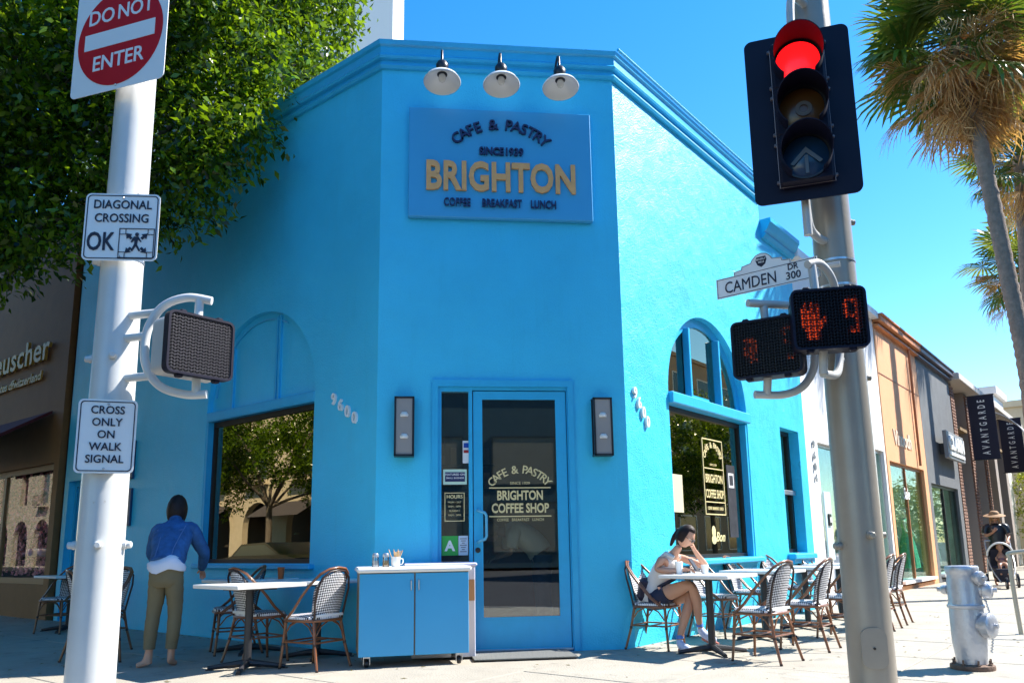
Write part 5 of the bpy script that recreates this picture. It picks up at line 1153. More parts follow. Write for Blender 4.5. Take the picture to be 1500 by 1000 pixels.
def loft(rings, n=20, cap=True):
    """rings: (centre, side half-width, depth half-width, side vector); a smooth cloth-like tube"""
    P = [Vector(r_[0]) for r_ in rings]; vs = []; k = len(P)
    for i, (c, a, d, sv) in enumerate(rings):
        t = (P[min(i + 1, k - 1)] - P[max(i - 1, 0)]).normalized(); x = Vector(sv); x = (x - t * x.dot(t)).normalized(); y = t.cross(x)
        for j in range(n):
            q = 2 * PI * j / n; w_ = 1 + .018 * math.sin(5 * q + 2.1 * i) + .012 * math.sin(9 * q - 1.3 * i); vs.append(P[i] + x * (a * w_ * math.cos(q)) + y * (d * w_ * math.sin(q)))
    fs = [(i * n + j, i * n + (j + 1) % n, (i + 1) * n + (j + 1) % n, (i + 1) * n + j) for i in range(k - 1) for j in range(n)]
    if cap: fs += [tuple(range(n))[::-1], tuple((k - 1) * n + j for j in range(n))]
    b = MB(); return b.add(vs, fs)
def interp(rings, m_=4):
    out_ = []; k = len(rings)
    cs = bez([r_[0] for r_ in rings], m_)
    for i, c in enumerate(cs):
        q = i / m_; a = min(int(q), k - 2); f = q - a; f = f * f * (3 - 2 * f)
        out_.append((c, rings[a][1] * (1 - f) + rings[a + 1][1] * f, rings[a][2] * (1 - f) + rings[a + 1][2] * f, rings[a][3]))
    return out_
def sleeve(pts, r_, m_=4):
    pp = bez(pts, m_); k = len(pp); n = len(r_) - 1; rs = []
    for i in range(k): q = i / m_; a = min(int(q), n - 1); f = q - a; rs.append((r_[a] * (1 - f) + r_[a + 1] * f) * (1 + .03 * math.sin(i * 2.3)))
    return MB().tube(pp, rs, 14)
def chain(*names): return list(zip(names[:-1], names[1:]))
def head_mb(M, s=1.0):
    """face towards local +Y; centre of skull at origin"""
    b = MB(); n, k = 24, 18; vs = []
    for i in range(k + 1):
        for j in range(n):
            th = PI * i / k; ph = 2 * PI * j / n; x = math.sin(th) * math.cos(ph); y = math.sin(th) * math.sin(ph); z = math.cos(th)
            X = x * .074; Y = y * .092; Z = z * .115
            if z < 0: X *= 1 + z * .38; Y = Y * (1 + z * .20) + (.012 * -z)
            if y > .3:                                    # brow, eye sockets, nose, lips, chin
                g = lambda x0, z0, sx, sz: math.exp(-((X - x0) / sx) ** 2 - ((Z - z0) / sz) ** 2)
                Y += .020 * g(0, -.022, .011, .026) + .007 * g(0, .022, .05, .010) - .010 * (g(.028, .004, .016, .012) + g(-.028, .004, .016, .012)) + .006 * g(0, -.060, .022, .010) + .008 * g(0, -.095, .022, .016)
            vs.append((X * s, Y * s, Z * s))
    b.add(vs, [(i * n + j, (i + 1) * n + j, (i + 1) * n + (j + 1) % n, i * n + (j + 1) % n) for i in range(k) for j in range(n)], 0, M)
    for sx in (-1, 1): b.sphere((sx * .074 * s, -.008 * s, -.005 * s), (.010 * s, .018 * s, .030 * s), 10, 0, M)
    return b
def hair_mb(M, s=1.0, low=-.35, face=.35):
    b = MB(); n, k = 28, 16; vs = []; rn = random.Random(9)
    for i in range(k + 1):
        for j in range(n):
            th = PI * i / k; ph = 2 * PI * j / n; x = math.sin(th) * math.cos(ph); y = math.sin(th) * math.sin(ph); z = math.cos(th)
            q = 1.12 + .015 * math.sin(ph * 9 + i)
            if (y > face and z < .62) or z < low: q = .80
            vs.append((x * .078 * q * s, y * .094 * q * s - .006, z * .116 * q * s + .004))
    return b.add(vs, [(i * n + j, (i + 1) * n + j, (i + 1) * n + (j + 1) % n, i * n + (j + 1) % n) for i in range(k) for j in range(n)], 0, M)
def hand_j(J, E, pre, wrist, d, up, s=1.0, curl=.5):
    """palm, four fingers and thumb as chains from a wrist joint"""
    w_ = Vector(J[wrist][:3]); d = Vector(d).normalized(); up = Vector(up).normalized(); sd = d.cross(up).normalized()
    def add(n, p, r_, par): J[n] = (p.x, p.y, p.z, r_ * s); E.append((par, n))
    add(pre + 'palm', w_ + d * .045 * s, .026, wrist); pk = pre + 'palm'; c_ = w_ + d * .045 * s
    for i, (o_, L_) in enumerate(((-.027, .068), (-.009, .078), (.009, .074), (.026, .058))):
        k0 = c_ + d * .04 * s + sd * o_ * s; k1 = k0 + (d * (1 - curl * .3) - up * curl * .5).normalized() * L_ * .5 * s; k2 = k1 + (d * (1 - curl) - up * curl * 1.3).normalized() * L_ * .5 * s
        add(pre + 'k%d' % i, k0, .0105, pk); add(pre + 'f%d' % i, k1, .009, pre + 'k%d' % i); add(pre + 't%d' % i, k2, .0075, pre + 'f%d' % i)
    t0 = w_ + d * .03 * s - sd * .032 * s; add(pre + 'th', t0, .013, pk); add(pre + 'tt', t0 + (d * .7 - sd * .5 - up * .3).normalized() * .045 * s, .0095, pre + 'th')

def rel(o_, pts):
    q = o_
    return {k: (v[0] - q[0], v[1] - q[1], v[2] - q[2], *v[3:]) for k, v in pts.items()}
M_denim = mat('denim', (.022, .10, .27), .85, var=.45, vscale=11, bump=.5, bscale=30)
M_olive = mat('olive_cotton', (.16, .135, .075), .85, var=.10, vscale=6, bump=.4, bscale=12)
M_shirt = mat('white_shirt', (.60, .66, .78), .8, bump=.3, bscale=15)
# --- person in denim bending over the table
O1 = Vector((-3.27, -.38, 0))
o = thing('person', 'person in denim jacket and olive trousers, barefoot, bending over a table', 'person', O1); o.scale = (.86, .95, .99)
J = {'pel': (-3.27, -.36, .93, .105, .08), 'bel': (-3.28, -.28, 1.03, .09, .07), 'che': (-3.31, -.12, 1.19, .10, .07), 'nb': (-3.33, .0, 1.31, .09, .075), 'nk': (-3.345, .05, 1.37, .05), 'hd': (-3.36, .09, 1.43, .055),
     'sl': (-3.50, -.03, 1.27, .058), 'el': (-3.60, .10, 1.04, .042), 'wl': (-3.50, .28, .86, .028), 'sr': (-3.15, -.01, 1.28, .058), 'er': (-3.03, .12, 1.06, .042), 'wr': (-3.10, .32, .88, .028),
     'hl': (-3.355, -.36, .88, .085), 'kl': (-3.385, -.36, .49, .05), 'cl': (-3.395, -.38, .32, .045), 'al': (-3.40, -.38, .09, .036), 'tl0': (-3.44, -.39, .035, .034), 'tl': (-3.52, -.41, .022, .024),
     'hr': (-3.185, -.36, .88, .085), 'kr': (-3.165, -.345, .49, .05), 'cr': (-3.165, -.365, .32, .045), 'ar': (-3.18, -.36, .09, .036), 'tr0': (-3.175, -.32, .035, .034), 'tr': (-3.15, -.25, .022, .024), 'hel': (-3.385, -.385, .03, .03), 'her': (-3.185, -.385, .03, .03)}
E_ = chain('pel', 'bel', 'che', 'nb', 'nk', 'hd') + chain('che', 'sl', 'el', 'wl') + chain('che', 'sr', 'er', 'wr') + chain('pel', 'hl', 'kl', 'cl', 'al', 'tl0', 'tl') + chain('pel', 'hr', 'kr', 'cr', 'ar', 'tr0', 'tr') + [('al', 'hel'), ('ar', 'her')]
hand_j(J, E_, 'l', 'wl', (.1, .8, -.5), (0, .4, 1)); hand_j(J, E_, 'r', 'wr', (-.1, .8, -.5), (0, .4, 1))
b = skin(rel(O1, J), E_, 'pel'); Mh = T(*(Vector((-3.37, .15, 1.475)) - O1)) @ Matrix.Rotation(R(8), 4, 'Z') @ Matrix.Rotation(R(-48), 4, 'X')
merge(b, head_mb(Mh, 1.0)); b.build('body', M_skin, o, smooth=70)
hair_mb(Mh @ Matrix.Rotation(R(20), 4, 'X'), 1.32, -.9, .55).build('hair', M_hair, o, smooth=70)
def loc(*p): return Vector(p) - O1
X1 = (1, .06, 0)
b = loft(interp([(loc(-3.27, -.395, .925), .195, .135, X1), (loc(-3.272, -.36, .965), .185, .132, X1), (loc(-3.285, -.27, 1.06), .190, .135, X1), (loc(-3.31, -.16, 1.17), .215, .135, X1), (loc(-3.325, -.06, 1.265), .215, .115, X1), (loc(-3.335, .0, 1.325), .125, .085, X1), (loc(-3.345, .035, 1.37), .070, .062, X1), (loc(-3.35, .05, 1.395), .066, .058, X1)]))
merge(b, sleeve([loc(-3.43, -.08, 1.26), loc(-3.51, -.02, 1.25), loc(-3.575, .05, 1.13), loc(-3.605, .11, 1.04), loc(-3.56, .20, .95), loc(-3.515, .265, .885)], [.085, .086, .074, .066, .058, .048]))
merge(b, sleeve([loc(-3.22, -.06, 1.27), loc(-3.14, .0, 1.265), loc(-3.07, .06, 1.14), loc(-3.03, .13, 1.05), loc(-3.06, .22, .965), loc(-3.095, .305, .90)], [.085, .086, .074, .066, .058, .048]))
b.build('denim_jacket', M_denim, o, smooth=70)
M_stitch = mat('denim_stitch', (.10, .20, .42), .8)
b = MB()
for x0, x1 in ((-3.40, -3.37), (-3.16, -3.20)): b.tube([Vector((x0, -.165, 1.315)) - O1, Vector(((x0 + x1) / 2, -.285, 1.215)) - O1, Vector((x1, -.405, 1.10)) - O1, Vector((x1, -.475, 1.02)) - O1], .004, 5)
b.tube([Vector((-3.46, -.20, 1.27)) - O1, Vector((-3.32, -.245, 1.265)) - O1, Vector((-3.18, -.205, 1.275)) - O1], .004, 5); b.build('jacket_seam', M_stitch, o)
hb = loft(interp([(loc(-3.27, -.38, .885), .200, .152, X1), (loc(-3.27, -.38, .92), .202, .156, X1), (loc(-3.272, -.365, .96), .180, .13, X1)])); hb.v = [(x, y, z + .022 * math.sin(x * 22) + .25 * max(0, x) * .3) for x, y, z in hb.v]; hb.build('shirt_hem', M_shirt, o, smooth=70)
b = loft(interp([(loc(-3.27, -.36, .955), .155, .115, X1), (loc(-3.27, -.375, .88), .178, .135, X1), (loc(-3.27, -.378, .80), .180, .135, X1), (loc(-3.27, -.372, .745), .165, .11, X1)]))
merge(b, sleeve([loc(-3.345, -.375, .84), loc(-3.355, -.37, .76), loc(-3.37, -.36, .62), loc(-3.385, -.36, .49), loc(-3.395, -.375, .33), loc(-3.40, -.38, .165)], [.100, .100, .087, .074, .070, .058]))
merge(b, sleeve([loc(-3.195, -.375, .84), loc(-3.185, -.37, .76), loc(-3.172, -.35, .62), loc(-3.165, -.345, .49), loc(-3.165, -.36, .33), loc(-3.18, -.36, .165)], [.100, .100, .087, .074, .070, .058]))
b.build('trousers', M_olive, o, smooth=70)

# --- woman sitting at the table, looking at her phone (local frame: x = along wall (t), y = out from the wall)
def G(t, o_, z): 
    return (t, o_, z)
OG = RW(0, 0, 0); MG = Matrix.Translation(OG) @ Matrix(((S2, S2, 0, 0), (S2, -S2, 0, 0), (0, 0, 1, 0), (0, 0, 0, 1)))
# right-handed copy: mirror-free frame -> x' = -t
MG = Matrix.Translation(OG) @ Matrix.Rotation(R(225), 4, 'Z')      # local y = out, local x = -t
o = thing('person', 'woman in sleeveless top and dark shorts sitting cross-legged with a phone', 'person', M=MG)
# local x = -t : positive x is towards the camera
J = {'pel': (-.05, .24, .53, .105, .09), 'bel': (-.05, .28, .66, .08, .07), 'che': (-.05, .38, .82, .085, .065), 'nb': (-.05, .455, .93, .075, .06), 'nk': (-.05, .50, .985, .040), 'hd': (-.05, .545, 1.04, .045),
     'sr': (.115, .42, .915, .046), 'er': (.14, .36, .80, .036), 'fr': (.12, .50, .785, .033), 'wr': (.075, .62, .795, .022),
     'sl': (-.21, .44, .92, .046), 'el': (-.30, .72, .805, .036), 'fl': (-.22, .68, .90, .032), 'wl': (-.13, .655, 1.00, .021),
     'hr': (.04, .30, .50, .085), 'mr': (.06, .50, .59, .080), 'kr': (.05, .70, .655, .060), 'cr': (-.02, .715, .48, .055), 'c2r': (-.06, .70, .34, .040), 'ar': (-.09, .70, .215, .028), 'fr0': (-.10, .75, .16, .034), 'tor': (-.10, .85, .115, .028),
     'hl': (-.14, .30, .48, .085), 'ml': (-.12, .48, .52, .078), 'kl': (-.07, .64, .54, .058), 'cl': (.01, .60, .36, .052), 'c2l': (.035, .56, .22, .038), 'al': (.05, .53, .095, .028), 'fl0': (.06, .56, .045, .034), 'tol': (.08, .64, .032, .028)}
E_ = chain('pel', 'bel', 'che', 'nb', 'nk', 'hd') + chain('che', 'sr', 'er', 'fr', 'wr') + chain('che', 'sl', 'el', 'fl', 'wl') + chain('pel', 'hr', 'mr', 'kr', 'cr', 'c2r', 'ar', 'fr0', 'tor') + chain('pel', 'hl', 'ml', 'kl', 'cl', 'c2l', 'al', 'fl0', 'tol')
hand_j(J, E_, 'r', 'wr', (-.2, .9, .1), (0, 0, 1), .9, .6); hand_j(J, E_, 'l', 'wl', (.35, -.1, .9), (-.3, 1, .0), .9, .6)
b = skin(J, E_, 'pel'); Mh = T(-.05, .615, 1.125) @ Matrix.Rotation(R(12), 4, 'Z') @ Matrix.Rotation(R(-36), 4, 'X')
merge(b, head_mb(Mh, .95)); b.build('body', M_skin, o, smooth=70)
hb = hair_mb(Mh, .95, -.60, .30); 
merge(hb, shift(MB().tube(bez([(0, -.085, .02), (.0, -.095, -.07), (.01, -.075, -.17)]), [.034, .034, .032, .032, .03, .03, .03, .028, .028, .026, .026, .025, .024, .022, .022, .02, .018, .016, .014, .01, .006], 10), Mh)); hb.build('hair', M_hair, o, smooth=60)
b = MB()
for sx in (-1, 1): b.sphere((sx * .031, .090, .004), (.026, .006, .020), 12, 0, Mh); b.add(*(lambda t_: (t_.v, t_.f))(MB().tube([(sx * .055, .088, .008), (sx * .074, .05, .010), (sx * .076, -.01, .004)], .0025, 5)), 0, Mh)
b.add(*(lambda t_: (t_.v, t_.f))(MB().tube([(-.01, .098, .006), (.01, .098, .006)], .003, 5)), 0, Mh); b.build('sunglasses', M_black, o, smooth=50)
M_top = mat('pale_top', (.72, .69, .66), .8, var=.06, bump=.4, bscale=14)
X2 = (1, 0, 0)
b = loft(interp([(Vector((-.05, .235, .475)), .165, .145, X2), (Vector((-.05, .24, .55)), .160, .142, X2), (Vector((-.05, .275, .66)), .135, .118, X2), (Vector((-.05, .35, .79)), .140, .112, X2), (Vector((-.05, .415, .885)), .130, .090, X2), (Vector((-.05, .445, .925)), .085, .062, X2)]))
for sx in (-1, 1): merge(b, MB().tube([(-.05 + sx * .07, .36, .905), (-.05 + sx * .085, .425, .955), (-.05 + sx * .065, .50, .91)], [.030, .028, .026], 10))
b.build('sleeveless_top', M_top, o, smooth=70)
b = loft(interp([(Vector((-.05, .20, .50)), .158, .13, X2), (Vector((-.05, .27, .485)), .158, .10, X2), (Vector((-.05, .33, .50)), .15, .085, X2)]))
merge(b, sleeve([(.03, .26, .50), (.045, .34, .515), (.058, .44, .565)], [.095, .097, .092])); merge(b, sleeve([(-.13, .26, .485), (-.14, .34, .495), (-.13, .43, .51)], [.095, .097, .090]))
b.build('shorts', mat('navy_shorts', (.018, .025, .06), .8, bump=.3), o, smooth=70)
M_shoe = mat('white_trainer', (.55, .62, .82), .6); M_sock = mat('blue_sock', (.10, .24, .62), .8)
for j in (((-.085, .70, .235, .036), (-.092, .705, .20, .040), (-.10, .745, .155, .046), (-.10, .80, .13, .042), (-.10, .865, .108, .034)), ((.045, .54, .125, .036), (.05, .535, .085, .040), (.06, .56, .055, .046), (.07, .61, .045, .042), (.085, .665, .038, .034))):
    J4 = {str(i): v for i, v in enumerate(j)}; s_ = skin(J4, chain(*J4), '0').build('trainer', M_shoe, o, smooth=70)
    q = MB().tube([Vector(j[0][:3]) + Vector((0, -.004, .035)), Vector(j[0][:3])], .037, 12).build('sock', M_sock, o, smooth=60)
    a, c = Vector(j[2][:3]), Vector(j[4][:3]); nrm = Vector((0, 0, -1)); MB().tube([a + nrm * .036 - (c - a) * .25, (a + c) / 2 + nrm * .036, c + nrm * .028 + (c - a) * .12], [.024, .028, .020], 8).build('sole', mat('coral_sole', (.5, .16, .12), .6), s_, smooth=60)
MB().tube([(-.16, .33, .86), (-.06, .53, .83), (.03, .50, .70), (.06, .33, .62)], .018, 8).build('bag_strap', mat('bag_dark', (.02, .02, .045), .6), o, smooth=60)
tag(MB().box((0, 0, 0), (.30, .10, .24), bev=.04).build('shoulder_bag', mat('bag_dark', (.02, .02, .045), .6), None, matrix=T(*RW(.02, .16, .60)) @ Matrix.Rotation(R(45), 4, 'Z') @ Matrix.Rotation(R(12), 4, 'X')), 'dark shoulder bag wedged behind the sitting woman on her chair', 'bag')
ph = MB().box((0, 0, 0), (.075, .008, .15), bev=.004).build('phone', M_black, None, matrix=MG @ T(.045, .735, .845) @ Matrix.Rotation(R(35), 4, 'X')); tag(ph, 'dark phone held in the sitting woman’s right hand', 'phone')

# --- woman in straw hat with a stroller
OH = Vector((12.05, 8.55, 0)); MH = Matrix.Translation(OH) @ Matrix.Rotation(R(-32 + 180), 4, 'Z')   # local +y faces the camera side
o = thing('person', 'woman in brown straw hat, sunglasses and black T-shirt pushing a stroller', 'person', M=MH)
J = {'pel': (0, 0, .92, .13, .10), 'bel': (0, .0, 1.04, .105, .085), 'che': (0, .0, 1.22, .125, .095), 'nb': (0, -.01, 1.36, .09, .065), 'nk': (0, .0, 1.42, .045), 'hd': (0, .01, 1.47, .05),
     'sr': (-.17, 0, 1.34, .052), 'er': (-.23, .05, 1.10, .040), 'wr': (-.16, .30, 1.0, .025), 'sl': (.17, 0, 1.34, .052), 'el': (.22, .08, 1.12, .040), 'wl': (.08, .22, 1.20, .025),
     'hr': (-.09, 0, .86, .09), 'kr': (-.10, .06, .48, .06), 'ar': (-.10, -.02, .09, .036), 'tr': (-.10, .10, .035, .03), 'hl': (.09, 0, .86, .09), 'kl': (.10, -.02, .48, .06), 'al': (.10, -.18, .10, .036), 'tl': (.10, -.08, .035, .03)}
E_ = chain('pel', 'bel', 'che', 'nb', 'nk', 'hd') + chain('che', 'sr', 'er', 'wr') + chain('che', 'sl', 'el', 'wl') + chain('pel', 'hr', 'kr', 'ar', 'tr') + chain('pel', 'hl', 'kl', 'al', 'tl')
hand_j(J, E_, 'r', 'wr', (0, 1, -.2), (0, 0, 1)); hand_j(J, E_, 'l', 'wl', (-.4, .5, .6), (0, 1, .2))
b = skin(J, E_, 'pel'); Mh = T(0, .03, 1.55) @ Matrix.Rotation(R(-10), 4, 'X'); merge(b, head_mb(Mh, 1)); b.build('body', M_skin2, o, smooth=70)
b = hair_mb(Mh, 1.0, -.8, .2)
for sx in (-1, 1): b.add(*(lambda t_: (t_.v, t_.f))(MB().tube([(sx * .075, -.02, 0), (sx * .09, 0, -.12), (sx * .08, .02, -.2)], [.03, .028, .012], 8)), 0, Mh)
b.build('hair', mat('blond_hair', (.28, .15, .07), .5), o, smooth=60)
MB().lathe([(.0, .09), (.07, .085), (.095, .05), (.10, .02), (.17, .005), (.225, -.02), (.223, -.028), (.1, .008), (0, .02)], 28, M=Mh @ T(0, -.01, .045)).build('straw_hat', mat('straw', (.32, .19, .10), .8, var=.15, vscale=30), o, smooth=60)
b = MB()
for sx in (-1, 1): b.sphere((sx * .031, .095, .004), (.028, .006, .022), 10, 0, Mh)
b.build('sunglasses', M_black, o, smooth=50)
b = loft(interp([(Vector((0, 0, .86)), .185, .14, X2), (Vector((0, 0, 1.0)), .165, .13, X2), (Vector((0, 0, 1.2)), .185, .13, X2), (Vector((0, 0, 1.33)), .175, .105, X2), (Vector((0, -.005, 1.40)), .075, .065, X2)]))
for sx in (-1, 1): merge(b, sleeve([(sx * .12, 0, 1.34), (sx * .19, .01, 1.31), (sx * .225, .04, 1.17)], [.075, .078, .07]))
b.build('tee_shirt', M_black, o, smooth=70)
J3 = {'p': (0, 0, .90, .15, .12), 'hr': (-.09, .02, .74, .10), 'kr': (-.10, .06, .48, .078), 'ar': (-.10, -.01, .16, .056), 'hl': (.09, 0, .74, .10), 'kl': (.10, -.02, .48, .078), 'al': (.10, -.15, .17, .056)}
skin(J3, chain('p', 'hr', 'kr', 'ar') + chain('p', 'hl', 'kl', 'al'), 'p').build('trousers', mat('dark_trousers', (.02, .02, .03), .8), o, smooth=70)
# stroller
MS = Matrix.Translation((11.72, 8.05, 0)) @ Matrix.Rotation(R(-32 + 180), 4, 'Z')
o = thing('stroller', 'black stroller with pale hood edge carrying a small child', 'stroller', M=MS)
M_str = mat('stroller_fabric', (.012, .014, .03), .7)
MB().tube(bez([(-.24, -.55, 1.02), (-.24, -.30, .72), (-.22, .10, .42), (-.10, .42, .14)], 6), .015, 8).tube(bez([(.24, -.55, 1.02), (.24, -.30, .72), (.22, .10, .42), (.10, .42, .14)], 6), .015, 8).tube([(-.24, -.55, 1.02), (.24, -.55, 1.02)], .018, 8).tube([(-.24, -.30, .66), (-.28, -.30, .14)], .014, 8).tube([(.24, -.30, .66), (.28, -.30, .14)], .014, 8).build('frame', M_alu, o, smooth=60)
for x, y, r_ in ((-.29, -.30, .15), (.29, -.30, .15), (0, .46, .125)):
    wh = MB().lathe([(r_ * .8, -.02), (r_, -.022), (r_ * 1.02, 0), (r_, .022), (r_ * .8, .02)], 24, M=T(x, y, r_) @ Matrix.Rotation(R(90), 4, 'Y'), cap=False).build('wheel', M_black, o, smooth=50)
    MB().lathe([(0, -.012), (r_ * .8, -.012), (r_ * .8, .012), (0, .012)], 12, M=T(x, y, r_) @ Matrix.Rotation(R(90), 4, 'Y')).build('rim', M_alu, wh)
b = MB().box((0, -.02, .42), (.40, .42, .05), rx=R(10), bev=.02).box((0, -.26, .62), (.40, .05, .48), rx=R(-22), bev=.02).box((0, .24, .28), (.34, .06, .30), rx=R(-20), bev=.02); b.build('seat', M_str, o)
vs = []; n1, n2 = 10, 12
for i in range(n1 + 1):
    a = R(-100 + 125 * i / n1)
    for j in range(n2 + 1): q = PI * j / n2; vs.append((.25 * math.cos(q), -.18 + .30 * math.sin(q) * math.sin(a), .70 + .30 * math.sin(q) * math.cos(a)))
MB().add(vs, [(i * (n2 + 1) + j, i * (n2 + 1) + j + 1, (i + 1) * (n2 + 1) + j + 1, (i + 1) * (n2 + 1) + j) for i in range(n1) for j in range(n2)]).build('hood', M_str, o, smooth=60)
MB().tube([vs[n1 * (n2 + 1) + j] for j in range(n2 + 1)], .022, 8).build('hood_edge', M_white, o, smooth=60)
OB = MS @ T(0, -.04, 0)
o = thing('person', 'small child sitting in the stroller under its hood', 'person', M=OB)
J = {'p': (0, 0, .50, .085), 'c': (0, -.08, .66, .085), 'n': (0, -.10, .75, .035), 'h': (0, -.09, .79, .04), 'a': (-.10, 0, .64, .028), 'b': (-.08, .10, .58, .022), 'd': (.10, 0, .64, .028), 'e': (.08, .10, .58, .022), 'k': (-.07, .20, .50, .04), 'l': (-.07, .28, .34, .03), 'm': (-.07, .34, .30, .022), 'q': (.07, .20, .50, .04), 'r': (.07, .28, .34, .03), 's': (.07, .34, .30, .022)}
b = skin(J, chain('p', 'c', 'n', 'h') + chain('c', 'a', 'b') + chain('c', 'd', 'e') + chain('p', 'k', 'l', 'm') + chain('p', 'q', 'r', 's'), 'p'); Mh = T(0, -.07, .86); merge(b, head_mb(Mh, .8)); b.build('body', M_skin2, o, smooth=70)
hair_mb(Mh, .82, -.2, .3).build('hair', mat('blond_hair', (.28, .15, .07), .5), o, smooth=60)
skin({'p': (0, .0, .52, .10), 'c': (0, -.08, .66, .10)}, [('p', 'c')], 'p').build('shirt', mat('child_shirt', (.25, .12, .12), .8), o, smooth=60)
# shop window mannequins
def mannequin(label, t_, out_, col, h=1.7, hat=False, full=True):
    o = thing('mannequin', label, 'mannequin', RW(t_, out_, .19), R(225), 'mannequins in the shop windows')
    J = {'p': (0, 0, .95, .10), 'b': (0, 0, 1.08, .075), 'c': (0, 0, 1.25, .10, .08), 'n': (0, 0, 1.40, .04), 'h': (0, 0, 1.50, .06), 'h2': (0, .01, 1.58, .055), 'a': (-.17, 0, 1.33, .04), 'e': (-.24, .06, 1.08, .03), 'w': (-.20, .18, .90, .02), 'd': (.17, 0, 1.33, .04), 'f': (.26, .04, 1.10, .03), 'g': (.32, .14, 1.0, .02), 'k': (-.08, 0, .5, .05), 'l': (-.08, 0, .06, .03), 'q': (.08, 0, .5, .05), 'r': (.08, 0, .06, .03)}
    skin(J, chain('p', 'b', 'c', 'n', 'h', 'h2') + chain('c', 'a', 'e', 'w') + chain('c', 'd', 'f', 'g') + chain('p', 'k', 'l') + chain('p', 'q', 'r'), 'p', 1).build('body', mat('mannequin_white', (.70, .68, .64), .4), o, smooth=70)
    prof = [(.29, .22), (.27, .45), (.20, .80), (.155, .98), (.11, 1.08), (.135, 1.22), (.12, 1.33), (.05, 1.38)]
    vs = MB(); n = 32
    V = [(r_ * (1 + (.10 * math.sin(j * 2 * PI / n * 8) if r_ > .16 else 0)) * math.cos(2 * PI * j / n), .75 * r_ * (1 + (.10 * math.sin(j * 2 * PI / n * 8) if r_ > .16 else 0)) * math.sin(2 * PI * j / n), z) for r_, z in prof for j in range(n)]
    vs.add(V, [(i * n + j, i * n + (j + 1) % n, (i + 1) * n + (j + 1) % n, (i + 1) * n + j) for i in range(len(prof) - 1) for j in range(n)]).build('dress', mat('dress_' + label[:6], col, .8, var=.15), o, smooth=60)
    if hat: MB().lathe([(0, .12), (.08, .11), (.10, .03), (.19, .0), (.19, -.01), (0, .0)], 20, M=T(0, 0, 1.60)).build('hat', M_black, o, smooth=50)
mannequin('white dress mannequin with dark hat in the grey shop window', 16.0, -.35, (.75, .74, .70), hat=True)
mannequin('mint green dress mannequin in the orange shop window', 13.6, -.35, (.15, .60, .40))
mannequin('dark blue dress mannequin in the orange shop window', 12.5, -.5, (.05, .12, .25))
mannequin('lime skirt mannequin between the green and the blue dresses', 13.05, -.75, (.35, .45, .03))
mannequin('pale green gown mannequin deep in the grey shop window', 16.9, -.55, (.35, .60, .50))

# ---- fallen leaves and small litter on the sidewalk
rn = random.Random(77); b = MB()
for i in range(420):
    t_ = rn.uniform(-9, 6); o_ = rn.uniform(.1, 3.6) if rn.random() < .6 else rn.uniform(.02, .25)
    p = LW(-t_, o_) if t_ < 0 else RW(t_, o_)
    if t_ < 0 and rn.random() < .2: p = Vector((rn.uniform(-3, 3), rn.uniform(-3.5, -.2), 0))
    a = rn.uniform(0, 2 * PI); s_ = rn.uniform(.012, .032); c_, d_ = math.cos(a) * s_, math.sin(a) * s_; z = .006
    b.add([(p.x - c_, p.y - d_, z), (p.x + d_ * .45, p.y - c_ * .45, z + .004), (p.x + c_, p.y + d_, z + .002), (p.x - d_ * .45, p.y + c_ * .45, z + .005)], [(0, 1, 2, 3)])
tag(b.build('fallen_leaves', leafmat('litter_leaf', (.09, .055, .02), (.20, .17, .05), .1, .8)), 'small dry leaves scattered over the cafe sidewalk', None, kind='stuff')
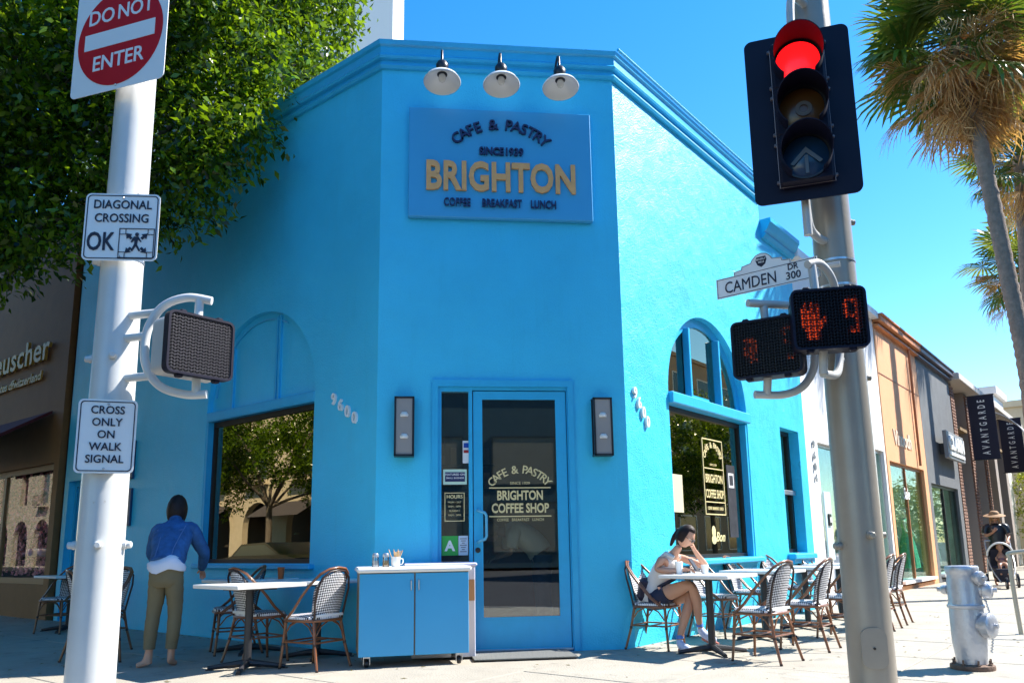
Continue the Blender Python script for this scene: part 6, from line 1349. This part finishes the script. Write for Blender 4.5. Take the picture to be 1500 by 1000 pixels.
# ---- customer inside, seen through the door glass
OC = Vector((.22, .62, 0)); o = thing('person', 'customer in beige shirt bending over the counter behind the door glass', 'person', OC)
J = {'pel': (.25, 0, .95, .12, .10), 'bel': (.16, .02, 1.08, .11, .10), 'che': (-.02, .04, 1.20, .12, .10), 'nb': (-.15, .05, 1.22, .08, .06), 'nk': (-.21, .05, 1.21, .05), 'hd': (-.26, .05, 1.21, .05),
     'sl': (-.08, -.13, 1.22, .05), 'el': (-.10, -.18, 1.0, .04), 'wl': (-.22, -.14, .95, .028), 'sr': (-.08, .20, 1.22, .05), 'er': (-.10, .26, 1.0, .04), 'wr': (-.22, .24, .95, .028),
     'hl': (.25, -.09, .88, .09), 'kl': (.26, -.09, .48, .06), 'al': (.28, -.09, .09, .04), 'tl': (.18, -.09, .035, .03), 'hr': (.25, .09, .88, .09), 'kr': (.26, .09, .48, .06), 'ar': (.28, .09, .09, .04), 'tr': (.18, .09, .035, .03)}
E_ = chain('pel', 'bel', 'che', 'nb', 'nk', 'hd') + chain('che', 'sl', 'el', 'wl') + chain('che', 'sr', 'er', 'wr') + chain('pel', 'hl', 'kl', 'al', 'tl') + chain('pel', 'hr', 'kr', 'ar', 'tr')
hand_j(J, E_, 'l', 'wl', (-1, 0, -.3), (0, 0, 1)); hand_j(J, E_, 'r', 'wr', (-1, 0, -.3), (0, 0, 1))
b = skin(J, E_, 'pel'); Mh = T(-.33, .05, 1.21) @ Matrix.Rotation(R(90), 4, 'Z') @ Matrix.Rotation(R(-55), 4, 'X'); merge(b, head_mb(Mh, 1)); b.build('body', M_skin2, o, smooth=70)
hair_mb(Mh, 1.08, -.5, .3).build('hair', mat('blond_hair', (.28, .15, .07), .5), o, smooth=60)
b = loft(interp([(Vector((.24, .0, .98)), .17, .14, (0, 1, 0)), (Vector((.14, .02, 1.11)), .175, .14, (0, 1, 0)), (Vector((-.03, .04, 1.21)), .20, .13, (0, 1, 0)), (Vector((-.15, .05, 1.22)), .09, .08, (0, 1, 0))]))
for s_ in (-1, 1): merge(b, sleeve([(-.05, .04 + s_ * .14, 1.22), (-.09, .04 + s_ * .20, 1.15), (-.10, .04 + s_ * .22, 1.03)], [.08, .08, .065]))
b.build('shirt', mat('beige_shirt', (.65, .58, .46), .8, bump=.3), o, smooth=70)
b = sleeve([(.25, -.08, .95), (.25, -.09, .75), (.26, -.09, .48), (.28, -.09, .12)], [.11, .10, .08, .07]); merge(b, sleeve([(.25, .08, .95), (.25, .09, .75), (.26, .09, .48), (.28, .09, .12)], [.11, .10, .08, .07])); b.build('trousers', mat('navy_shorts', (.018, .025, .06), .8), o, smooth=70)
